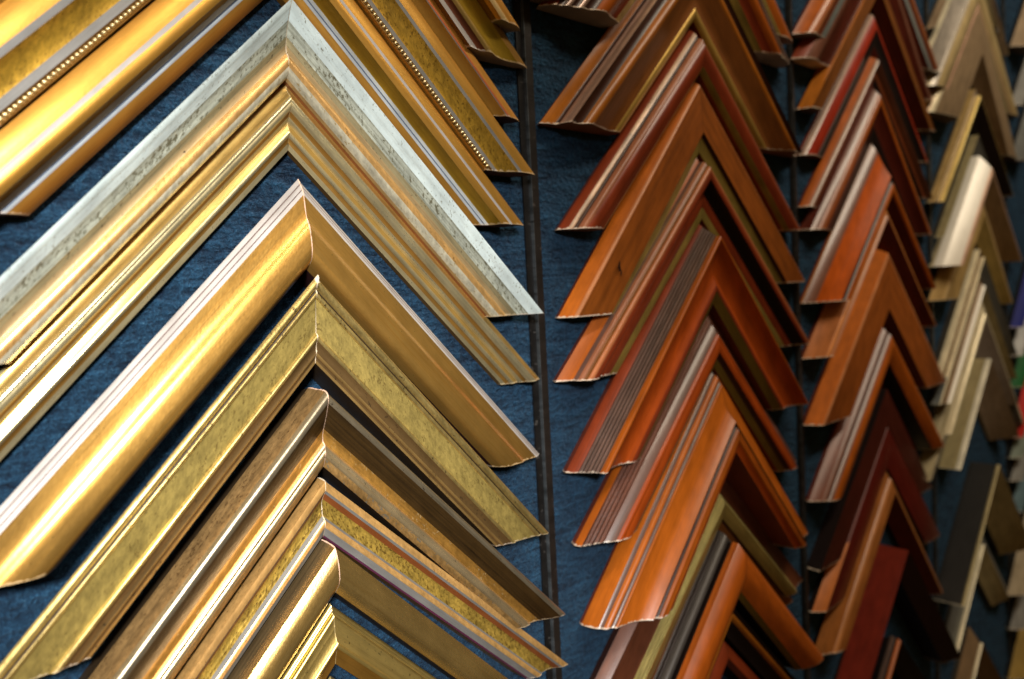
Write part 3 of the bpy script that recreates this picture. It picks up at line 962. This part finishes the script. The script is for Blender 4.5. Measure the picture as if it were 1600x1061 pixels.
  'label': 'orange wood moulding corner with twin grey pink stripes, just below the flat orange corner',
  'u0': 446.0,
  'prof': [[-46.2, 4, 'wood_redbrown', 0.03, 'outer_slope'], [-53.2, 12.2, 'wood_pinkline', 0.06, 'pink_stripe'],
           [-56.2, 14.7, 'wood_dark', -0.15, 'dark_line'], [-57.1, 15.9, 'wood_pinkline', 0.06, 'pink_stripe'],
           [-59.8, 18.7, 'wood_orange', 0.12, None], [-71.8, 20.2, 'wood_orange', 0.03, 'orange_band'], [-85, 16, 'wood_black', 0, 'inner_slope'],
           [-92, 4, None, None, None]],
  'sR': 0.949,
  'sL': 1.0,
  'vR': -186.8,
  'vL': -188.5,
  'side': 'wood_red_side',
  'cap': 'raw_dark',
  'seam': None,
  'isag': 0,
  'beads': None},
 {'id': '3k',
  'label': 'very dark mahogany moulding corner with a black side, above the deep maroon corner',
  'u0': 446.0,
  'prof': [[-110.0, 13.7, 'mahogany', 0.0, None], [-144.6, 13.8, 'mahogany_dark', 0, 'inner_slope'], [-152, 6, None, None, None]],
  'sR': 1.06,
  'sL': 0.942,
  'vR': -228.7,
  'vL': -245.6,
  'side': 'wood_black',
  'cap': 'raw_dark',
  'seam': 'seam_red',
  'isag': 0,
  'beads': None},
 {'id': '3l',
  'label': 'deep maroon wood moulding corner with an orange lit left end, below the dark mahogany corner',
  'u0': 446.0,
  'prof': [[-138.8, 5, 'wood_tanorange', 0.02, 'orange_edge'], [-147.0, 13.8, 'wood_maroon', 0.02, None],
           [-185.4, 12.4, 'mahogany_dark', 0, 'inner_slope'], [-196, 4, None, None, None]],
  'sR': 1.04,
  'sL': 1.0,
  'vR': -285.0,
  'vL': -282.9,
  'side': 'wood_black',
  'cap': 'raw_dark',
  'seam': 'seam_red',
  'isag': 0,
  'beads': None},
 {'id': '3m',
  'label': 'amber brown wood moulding corner touching the orange half round corner beside the black strip',
  'u0': 446.0,
  'prof': [[-178.2, 4, 'wood_tanbrown', 0.03, 'outer_slope'], [-195.1, 13.7, 'wood_tanbrown_l', 0.1, 'pale_crest'],
           [-198.4, 16.6, 'wood_tanbrown', 0.05, None], [-209.1, 19.3, 'wood_darkred', 0, 'inner_slope'], [-225, 5, None, None, None]],
  'sR': 1.14,
  'sL': 1.0,
  'vR': -344.3,
  'vL': -322,
  'side': 'wood_black',
  'cap': 'raw_dark',
  'seam': None,
  'isag': 0,
  'beads': None},
 {'id': '3n',
  'label': 'flat dark red slab moulding corner with a square cut top',
  'u0': 446.0,
  'prof': [[-262, 3, 'wood_slabred', 0.0, None], [-262.6, 30.4, 'mahogany_dark', 0, 'inner_slope'], [-290, 20, None, None, None]],
  'sR': 1.115,
  'sL': 1.0,
  'vR': -418.4,
  'vL': -440,
  'side': 'wood_black',
  'cap': 'raw_dark',
  'seam': None,
  'isag': 0,
  'beads': None},
 {'id': '3o',
  'label': 'dark wood moulding corner with thin glowing orange edge, below the dark red slab',
  'u0': 446.0,
  'prof': [[-350.4, 12.4, 'wood_greyrib', 0.05, 'grey_stripe'], [-351.1, 16.5, 'wood_black', -0.1, None],
           [-351.4, 18.3, 'wood_orange', 0.15, 'orange_edge'], [-353.3, 21.8, 'wood_black', 0, 'inner_slope'], [-372, 5, None, None, None]],
  'sR': 1.0,
  'sL': 1.0,
  'vR': -450,
  'vL': -460,
  'side': 'wood_black',
  'cap': 'raw_dark',
  'seam': None,
  'isag': 0,
  'beads': None},
 {'id': '3p',
  'label': 'small dull red wood moulding corner in the lowest corner of the red wood column',
  'u0': 446.0,
  'prof': [[-398, 12, 'wood_redbrown', 0.1, None], [-410, 18, 'wood_black', 0, 'inner_slope'], [-420, 6, None, None, None]],
  'sR': 1.0,
  'sL': 1.0,
  'vR': -470,
  'vL': -480,
  'side': 'wood_black',
  'cap': 'raw_dark',
  'seam': None,
  'isag': 0,
  'beads': None},
 {'id': '4a',
  'label': 'grey brown moulding corner with a cream strip, topmost in the champagne column',
  'u0': 720.0,
  'prof': [[384.2, 5, 'champ_brown', 0.02, None], [383.9, 14, 'champ_cream', 0.1, 'cream_strip'],
           [383.6, 16, 'champ_greybrown', -0.05, 'inner_slope'], [380, 8, None, None, None]],
  'sR': 1.0,
  'sL': 1.0,
  'vR': 265,
  'vL': 252.1,
  'side': 'champ_dark',
  'cap': 'raw_dark',
  'seam': None,
  'isag': 0,
  'beads': None},
 {'id': '4b',
  'label': 'warm grey moulding corner with a bright cream outer strip, second down in the champagne column',
  'u0': 720.0,
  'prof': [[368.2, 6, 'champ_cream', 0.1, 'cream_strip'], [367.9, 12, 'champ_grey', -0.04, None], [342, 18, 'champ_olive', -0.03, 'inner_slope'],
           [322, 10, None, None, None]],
  'sR': 0.86,
  'sL': 1.0,
  'vR': 287.6,
  'vL': 204,
  'side': 'champ_dark',
  'cap': 'raw_dark',
  'seam': None,
  'isag': 0,
  'beads': None},
 {'id': '4c',
  'label': 'ribbed cream and grey moulding corner with a pinkish ridge',
  'u0': 720.0,
  'prof': [[337.9, 6, 'champ_creamrib', 0.04, 'cream_rib'], [335.5, 12, 'champ_grey', -0.05, None], [331.1, 17, 'champ_yellow', 0.1, 'yellow_rib'],
           [303.6, 15.1, 'champ_pink', 0.15, 'pink_ridge'], [298.0, 17.0, 'champ_olive', 's', None], [288, 15, 'champ_olive', 's', None],
           [262, 6, None, None, None]],
  'sR': 0.926,
  'sL': 1.0,
  'vR': 191.4,
  'vL': 191.0,
  'side': 'champ_dark',
  'cap': 'raw_dark',
  'seam': None,
  'isag': 0,
  'beads': None},
 {'id': '4d',
  'label': 'brown grey moulding corner with a cream lower tip, under the pink ridged corner',
  'u0': 720.0,
  'prof': [[318.5, 6, 'champ_brown', 0.03, None], [313.5, 13, 'champ_creamrib', 0.08, 'cream_rib'], [306.1, 16, 'champ_brown', 0.02, None],
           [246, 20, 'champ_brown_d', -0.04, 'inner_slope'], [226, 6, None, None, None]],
  'sR': 1.14,
  'sL': 1.0,
  'vR': 137.4,
  'vL': 163.1,
  'side': 'champ_dark',
  'cap': 'raw_dark',
  'seam': None,
  'isag': 0,
  'beads': None},
 {'id': '4e',
  'label': 'tan moulding corner with a yellow gold ridge and black inner side',
  'u0': 720.0,
  'prof': [[207.4, 5, 'champ_tan', 0.02, 'tan_slope'], [207.1, 12, 'champ_greybrown', -0.03, None], [198.8, 13.1, 'champ_gold', 0.2, 'gold_ridge'],
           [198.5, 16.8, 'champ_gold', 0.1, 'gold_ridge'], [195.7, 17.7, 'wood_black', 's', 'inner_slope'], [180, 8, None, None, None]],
  'sR': 0.86,
  'sL': 1.0,
  'vR': 88.9,
  'vL': 71.2,
  'side': 'champ_dark',
  'cap': 'raw_dark',
  'seam': None,
  'isag': 0,
  'beads': None},
 {'id': '4f',
  'label': 'olive grey moulding corner seen behind the bright white silver corner',
  'u0': 720.0,
  'prof': [[154.3, 6, 'champ_olive', 0.03, None], [154.0, 11.4, 'champ_olive', 0.1, 'ridge'], [153.7, 14.7, 'champ_slate', -0.03, 'inner_slope'],
           [140, 7, None, None, None]],
  'sR': 0.86,
  'sL': 1.0,
  'vR': 7.1,
  'vL': 34.8,
  'side': 'champ_dark',
  'cap': 'raw_dark',
  'seam': None,
  'isag': 0,
  'beads': None},
 {'id': '4g',
  'label': 'wide smooth white silver moulding corner, brightest in the champagne column',
  'u0': 720.0,
  'prof': [[129.9, 6, 'champ_white', 0.1, 'outer_roll'], [129.6, 15, 'champ_white', 0.03, None], [114.3, 27.3, 'champ_pinkedge', 0.1, 'pink_edge'],
           [108.2, 29.2, 'champ_brown', 0, 'inner_slope'], [84, 6, None, None, None]],
  'sR': 0.932,
  'sL': 1.0,
  'vR': 5.8,
  'vL': 3.3,
  'side': 'champ_side',
  'cap': 'raw_dark',
  'seam': None,
  'isag': 0,
  'beads': None},
 {'id': '4h',
  'label': 'plain tan moulding corner tucked beneath the white silver corner',
  'u0': 720.0,
  'prof': [[107.8, 5, 'champ_tan', 0.03, None], [91.6, 14, 'champ_tan_l', 0.1, 'pale_ridge'], [82.7, 15, 'champ_tan', 0, None],
           [62, 20, 'champ_gold', 0, 'inner_slope'], [40, 8, None, None, None]],
  'sR': 1.081,
  'sL': 1.0,
  'vR': -47.0,
  'vL': -32.5,
  'side': 'champ_dark',
  'cap': 'raw_dark',
  'seam': None,
  'isag': 0,
  'beads': None},
 {'id': '4i',
  'label': 'champagne moulding corner with two slim parallel ribs, below the tan corner',
  'u0': 720.0,
  'prof': [[21.1, 8, 'champ_creamrib', 0.12, 'outer_rib'], [20.8, 15, 'champ_brown_d', -0.15, 'groove'],
           [12.0, 15.5, 'champ_creamrib', 0.12, 'inner_rib'], [11.7, 19.5, 'champ_slate', -0.02, None], [-20, 6, None, None, None]],
  'sR': 1.0,
  'sL': 1.0,
  'vR': -115.1,
  'vL': -115.1,
  'side': 'champ_dark',
  'cap': 'raw_dark',
  'seam': None,
  'isag': 0,
  'beads': None},
 {'id': '4j',
  'label': 'champagne moulding corner with one thick bright rib, third from the white silver corner',
  'u0': 720.0,
  'prof': [[-8.1, 5, 'champ_slate', 0.0, 'outer_slope'], [-8.4, 13, 'champ_creamrib', 0.1, 'outer_rib'], [-8.7, 14, 'champ_brown_d', -0.2, 'groove'],
           [-20.3, 16.5, 'champ_white', 0.15, 'thick_rib'], [-22.0, 19.8, 'champ_olive', -0.02, None], [-58, 6, None, None, None]],
  'sR': 1.0,
  'sL': 1.0,
  'vR': -144.4,
  'vL': -144.4,
  'side': 'champ_dark',
  'cap': 'raw_dark',
  'seam': None,
  'isag': 0,
  'beads': None},
 {'id': '4k',
  'label': 'champagne moulding corner with twin fine ribs and a grey inner face, above the channel corner',
  'u0': 720.0,
  'prof': [[-41.7, 9, 'champ_creamrib', 0.12, 'outer_rib'], [-42.0, 14, 'champ_brown_d', -0.15, 'groove'],
           [-44.7, 14, 'champ_creamrib', 0.12, 'inner_rib'], [-54.2, 18.1, 'champ_creamrib', 0.1, 'inner_rib'],
           [-57.3, 20.1, 'champ_greymauve', -0.02, None], [-98, 6, None, None, None]],
  'sR': 1.0,
  'sL': 1.0,
  'vR': -178.1,
  'vL': -178.1,
  'side': 'champ_dark',
  'cap': 'raw_dark',
  'seam': None,
  'isag': 0,
  'beads': None},
 {'id': '4l',
  'label': 'deep channel floater moulding corner with a bright polished ridge and thin outer rim',
  'u0': 720.0,
  'prof': [[-40.9, 16, 'champ_cream', 0.0, 'outer_rim'], [-48.0, 16, 'champ_dark', 0, 'channel'], [-107.1, 3, 'champ_dark', 0, 'channel'],
           [-107.4, 3, 'champ_olive', 0, 'inner_wall'], [-107.7, 19, 'champ_polish', 0.15, 'polished_ridge'],
           [-108.0, 24.9, 'champ_greybrown', -0.02, 'inner_slope'], [-150, 4, None, None, None]],
  'sR': 1.0,
  'sL': 1.0,
  'vR': -218.3,
  'vL': -218.3,
  'side': 'champ_side',
  'cap': 'raw_dark',
  'seam': None,
  'isag': 0,
  'beads': None},
 {'id': '4m',
  'label': 'black brown moulding corner with a dull olive crest, below the channel corner',
  'u0': 720.0,
  'prof': [[-232.5, 4, 'champ_black', 0.0, None], [-232.8, 28.9, 'champ_olive', 0.15, 'olive_crest'], [-233.1, 32.2, 'champ_olive', 0, 'inner_slope'],
           [-284, 8, None, None, None]],
  'sR': 0.997,
  'sL': 1.0,
  'vR': -369.7,
  'vL': -362.8,
  'side': 'champ_black',
  'cap': 'raw_dark',
  'seam': None,
  'isag': 0,
  'beads': None},
 {'id': '4n',
  'label': 'olive grey moulding corner with a slim cream ridge, near the bottom of the champagne column',
  'u0': 720.0,
  'prof': [[-302.5, 5, 'champ_slate', 0.0, None], [-332.1, 11.4, 'champ_cream', 0.15, 'cream_ridge'],
           [-332.4, 15.2, 'champ_olive', -0.02, 'inner_slope'], [-372, 6, None, None, None]],
  'sR': 1.0,
  'sL': 1.0,
  'vR': -429.1,
  'vL': -429.1,
  'side': 'champ_dark',
  'cap': 'raw_dark',
  'seam': None,
  'isag': 0,
  'beads': None},
 {'id': '4o',
  'label': 'brown moulding corner with a thin pale ridge, lowest in the champagne column',
  'u0': 690.0,
  'prof': [[-425, 6, 'champ_brown_d', 0, None], [-441.8, 17.4, 'champ_cream', 0.15, 'cream_ridge'],
           [-442.1, 20.4, 'champ_brown_d', -0.02, 'inner_slope'], [-470, 6, None, None, None]],
  'sR': 1.0,
  'sL': 1.0,
  'vR': -560,
  'vL': -580,
  'side': 'champ_dark',
  'cap': 'raw_dark',
  'seam': None,
  'isag': 0,
  'beads': None},
 {'id': '5a',
  'label': 'flat beige wide moulding corner at the top right edge of the photo',
  'u0': 1045.0,
  'prof': [[450.0, 6, 'far_beige', 0.05, None], [423.0, 24, 'far_beige', 0.05, 'crest'], [412.8, 24, 'far_beige', 0, None],
           [390.0, 12.0, None, None, None]],
  'sR': 1.0,
  'sL': 1.0,
  'vR': 285.2,
  'vL': 285.2,
  'side': 'champ_black',
  'cap': 'raw_dark',
  'seam': None,
  'isag': 0,
  'beads': None},
 {'id': '5b',
  'label': 'small grey moulding corner at the right edge beneath the beige one',
  'u0': 1045.0,
  'prof': [[376.2, 6, 'far_grey', 0.05, None], [364.5, 18, 'far_grey', 0.05, 'crest'], [360.1, 18, 'far_grey', 0, None],
           [350.2, 9.0, None, None, None]],
  'sR': 1.0,
  'sL': 1.0,
  'vR': 208.6,
  'vL': 208.6,
  'side': 'champ_black',
  'cap': 'raw_dark',
  'seam': None,
  'isag': 0,
  'beads': None},
 {'id': '5c',
  'label': 'broad grey moulding corner at the right edge above the cobalt one',
  'u0': 1045.0,
  'prof': [[308.5, 6, 'far_grey_d', 0.05, None], [286.0, 18, 'far_grey_d', 0.05, 'crest'], [277.5, 18, 'far_grey_d', 0, None],
           [258.5, 9.0, None, None, None]],
  'sR': 1.0,
  'sL': 1.0,
  'vR': 138.2,
  'vL': 138.2,
  'side': 'champ_black',
  'cap': 'raw_dark',
  'seam': None,
  'isag': 0,
  'beads': None},
 {'id': '5d',
  'label': 'cobalt blue moulding corner at the right edge',
  'u0': 1045.0,
  'prof': [[97.5, 6, 'far_blue', 0.05, None], [87.6, 18, 'far_blue', 0.05, 'crest'], [83.9, 18, 'far_blue', 0, None], [75.5, 9.0, None, None, None]],
  'sR': 1.0,
  'sL': 1.0,
  'vR': -80.9,
  'vL': -80.9,
  'side': 'champ_black',
  'cap': 'raw_dark',
  'seam': None,
  'isag': 0,
  'beads': None},
 {'id': '5e',
  'label': 'white moulding corner at the right edge between the cobalt and green ones',
  'u0': 1045.0,
  'prof': [[61.8, 6, 'far_white', 0.05, None], [51.9, 18, 'far_white', 0.05, 'crest'], [48.1, 18, 'far_white', 0, None],
           [39.8, 9.0, None, None, None]],
  'sR': 1.0,
  'sL': 1.0,
  'vR': -118.1,
  'vL': -118.1,
  'side': 'champ_black',
  'cap': 'raw_dark',
  'seam': None,
  'isag': 0,
  'beads': None},
 {'id': '5f',
  'label': 'dark green moulding corner at the right edge',
  'u0': 1045.0,
  'prof': [[21.0, 6, 'far_green', 0.05, None], [10.2, 18, 'far_green', 0.05, 'crest'], [6.2, 18, 'far_green', 0, None],
           [-3.0, 9.0, None, None, None]],
  'sR': 1.0,
  'sL': 1.0,
  'vR': -160.4,
  'vL': -160.4,
  'side': 'champ_black',
  'cap': 'raw_dark',
  'seam': None,
  'isag': 0,
  'beads': None},
 {'id': '5g',
  'label': 'scarlet red moulding corner at the right edge',
  'u0': 1045.0,
  'prof': [[-42.8, 6, 'far_red', 0.05, None], [-52.7, 18, 'far_red', 0.05, 'crest'], [-56.4, 18, 'far_red', 0, None], [-64.8, 9.0, None, None, None]],
  'sR': 1.0,
  'sL': 1.0,
  'vR': -226.7,
  'vL': -226.7,
  'side': 'champ_black',
  'cap': 'raw_dark',
  'seam': None,
  'isag': 0,
  'beads': None},
 {'id': '5h',
  'label': 'pale sage green moulding corner at the right edge below the scarlet one',
  'u0': 1045.0,
  'prof': [[-69.0, 6, 'far_sage', 0.05, None], [-79.8, 18, 'far_sage', 0.05, 'crest'], [-83.9, 18, 'far_sage', 0, None],
           [-93.0, 9.0, None, None, None]],
  'sR': 1.0,
  'sL': 1.0,
  'vR': -254.0,
  'vL': -254.0,
  'side': 'champ_black',
  'cap': 'raw_dark',
  'seam': None,
  'isag': 0,
  'beads': None},
 {'id': '5i',
  'label': 'mid grey moulding corner at the right edge below the sage one',
  'u0': 1045.0,
  'prof': [[-98.6, 6, 'far_grey', 0.05, None], [-111.2, 18, 'far_grey', 0.05, 'crest'], [-116.0, 18, 'far_grey', 0, None],
           [-126.6, 9.0, None, None, None]],
  'sR': 1.0,
  'sL': 1.0,
  'vR': -284.7,
  'vL': -284.7,
  'side': 'champ_black',
  'cap': 'raw_dark',
  'seam': None,
  'isag': 0,
  'beads': None},
 {'id': '5j',
  'label': 'pale teal moulding corner at the right edge above the cream one',
  'u0': 1045.0,
  'prof': [[-138.2, 6, 'far_teal', 0.05, None], [-149.0, 18, 'far_teal', 0.05, 'crest'], [-153.1, 18, 'far_teal', 0, None],
           [-162.2, 9.0, None, None, None]],
  'sR': 1.0,
  'sL': 1.0,
  'vR': -325.9,
  'vL': -325.9,
  'side': 'champ_black',
  'cap': 'raw_dark',
  'seam': None,
  'isag': 0,
  'beads': None},
 {'id': '5k',
  'label': 'cream moulding corner at the right edge, low down',
  'u0': 1045.0,
  'prof': [[-227.6, 6, 'far_cream', 0.05, None], [-247.4, 24, 'far_cream', 0.05, 'crest'], [-254.9, 24, 'far_cream', 0, None],
           [-271.6, 12.0, None, None, None]],
  'sR': 1.0,
  'sL': 1.0,
  'vR': -433.5,
  'vL': -433.5,
  'side': 'champ_black',
  'cap': 'raw_dark',
  'seam': None,
  'isag': 0,
  'beads': None},
 {'id': '5l',
  'label': 'white moulding corner with grey back at the lower right edge',
  'u0': 1045.0,
  'prof': [[-287.2, 6, 'far_grey', 0.05, None], [-299.8, 20, 'far_white', 0.12, 'crest'], [-304.5, 20, 'far_grey', 0, None],
           [-315.2, 10.0, None, None, None]],
  'sR': 1.0,
  'sL': 1.0,
  'vR': -483.6,
  'vL': -483.6,
  'side': 'champ_black',
  'cap': 'raw_dark',
  'seam': None,
  'isag': 0,
  'beads': None},
 {'id': '5m',
  'label': 'yellow gold moulding corner at the bottom right edge',
  'u0': 1045.0,
  'prof': [[-344.5, 6, 'far_gold', 0.05, None], [-362.5, 22, 'far_cream', 0.12, 'crest'], [-369.3, 22, 'far_gold', 0, None],
           [-384.5, 11.0, None, None, None]],
  'sR': 1.0,
  'sL': 1.0,
  'vR': -549.1,
  'vL': -549.1,
  'side': 'champ_black',
  'cap': 'raw_dark',
  'seam': None,
  'isag': 0,
  'beads': None}]
for i, sp in enumerate(PIECES):
    sp['seed'] = round((i*0.137) % 1.0, 3); corner(sp)

# ------------------------------------------------------------------ the carpeted display wall and its metal strips
def box(st, u0, u1, v0, v1, h0, h1, m, mtop=None):
    P = lambda u, v, h: w3(u, v, h)
    def q(a, b, c, d, mm): st.grid([[(a, (a[0], a[2]), (1, 1)), (b, (b[0], b[2]), (1, 1))], [(d, (d[0], d[2]), (1, 1)), (c, (c[0], c[2]), (1, 1))]], mm, smooth=False)
    q(P(u0,v0,h1), P(u1,v0,h1), P(u1,v1,h1), P(u0,v1,h1), mtop or m)
    q(P(u0,v1,h0), P(u0,v0,h0), P(u0,v0,h1), P(u0,v1,h1), m) if False else q(P(u0,v0,h0), P(u0,v0,h1), P(u0,v1,h1), P(u0,v1,h0), m)
    q(P(u1,v0,h1), P(u1,v0,h0), P(u1,v1,h0), P(u1,v1,h1), m)
    q(P(u0,v0,h0), P(u1,v0,h0), P(u1,v0,h1), P(u0,v0,h1), m); q(P(u0,v1,h1), P(u1,v1,h1), P(u1,v1,h0), P(u0,v1,h0), m)
st = Strip(); nu, nv = 60, 48
U = [-700 + i*3400/nu for i in range(nu+1)]; V = [-1300 + i*2500/nv for i in range(nv+1)]
st.grid([[(w3(u, v, 0), (u*.001, v*.001), (1, 1)) for u in U] for v in V], CARPET, smooth=False)
wall = st.build('wall'); wall['kind'] = 'structure'

strip_labels = ['black metal edging strip with worn bright edge between gold and orange wood corners',
                'thin dark metal edging strip between the orange wood and red wood columns',
                'dark metal edging strip between the red wood and champagne columns',
                'dark metal edging strip at the far right beside the champagne column']
for k, (u, w) in enumerate(((0, 1.0), (300, .62), (600, .62), (870, .7))):
    e = bpy.data.objects.new('edging_strip', None); col.objects.link(e); e['label'] = strip_labels[k]; e['category'] = 'metal strip'; e['group'] = 'metal strips between the columns'
    a = Strip(); box(a, u-8.0*w, u-3.6*w, -1200, 1100, .1, 1.2, 'black_metal'); oa = a.build('flange', e)
    b = Strip(); box(b, u-3.0*w, u+2.2*w, -1200, 1100, .1, 3.0, 'black_metal', 'brown_metal'); ob = b.build('edge_bar', e)
    c = Strip(); box(c, u-3.5*w, u-3.02*w, -1200, 1100, .1, 3.2, 'worn_metal'); oc = c.build('worn_arris', ob)

# ------------------------------------------------------------------ camera
cd = bpy.data.cameras.new('camera'); cam = bpy.data.objects.new('camera', cd); col.objects.link(cam); scene.camera = cam
Rv, Uv, Fv = (0.731482, -0.050617, 0.679979), (0.079043, 0.996812, -0.010829), (0.677264, -0.061669, -0.733151)
cu, cv, cn = (-0.30964, 0.0, 0.31234)
conv = lambda t: Vector((t[0], -t[2], t[1]))
r, u, f = conv(Rv), conv(Uv), conv(Fv)
cam.matrix_world = Matrix(((r.x, u.x, -f.x, cu), (r.y, u.y, -f.y, -cn), (r.z, u.z, -f.z, cv), (0, 0, 0, 1)))
cd.sensor_width = 36; cd.lens = 27.377; cd.clip_start = .01; cd.clip_end = 100
cd.dof.use_dof = True; cd.dof.aperture_fstop = 7.0
tgt = Vector((-.12, -.015, -.04)); cd.dof.focus_distance = (tgt - cam.matrix_world.translation).dot(f)

# ------------------------------------------------------------------ light: unseen spot coned onto the gold column, unseen ceiling tube, dim room glow
w = bpy.data.worlds.new('World'); scene.world = w; w.use_nodes = True
nt = w.node_tree; bg = nt.nodes['Background']
n = N(nt)
tc = n('ShaderNodeTexCoord'); sx = n('ShaderNodeSeparateXYZ'); n.link(tc.outputs['Generated'], sx.inputs[0])
dt = n('ShaderNodeVectorMath', operation='DOT_PRODUCT'); n.link(tc.outputs['Generated'], dt.inputs[0]); dt.inputs[1].default_value = Vector((-.72, -.40, .56)).normalized()
rm = n.ramp(dt.outputs['Value'], .0, 1.0)
n.link(n.mix(rm, (.11,.058,.022), (1.35,.72,.22)), bg.inputs[0]); bg.inputs[1].default_value = .15

def area(name, loc, target, size, power, colr, sy=None):
    l = bpy.data.lights.new(name, 'AREA'); o = bpy.data.objects.new(name, l); col.objects.link(o)
    l.size = size; l.energy = power; l.color = colr
    if sy: l.shape = 'RECTANGLE'; l.size_y = sy
    o.location = loc; d = Vector(target) - Vector(loc); o.rotation_euler = d.to_track_quat('-Z', 'Y').to_euler()
    return o
def spot(name, loc, target, power, colr, cone, blend, rad):
    l = bpy.data.lights.new(name, 'SPOT'); o = bpy.data.objects.new(name, l); col.objects.link(o)
    l.energy = power; l.color = colr; l.spot_size = math.radians(cone); l.spot_blend = blend; l.shadow_soft_size = rad
    o.location = loc; o.rotation_euler = (Vector(target) - Vector(loc)).to_track_quat('-Z', 'Y').to_euler()
    return o
spot('track_spot', (-.62, -.80, .27), (-.205, 0, -.105), 94, (1, .98, .95), 35, 1.0, .06)
area('ceiling_tube', (.36, -.80, 1.25), (.30, 0, -.05), 1.7, 19, (1, .86, .66), .12)

vs = scene.view_settings; vs.view_transform = 'Standard'; vs.look = 'None'; vs.gamma = 1; vs.use_curve_mapping = False; vs.exposure = 0
scene.render.engine = 'CYCLES'
scene.cycles.max_bounces = 6
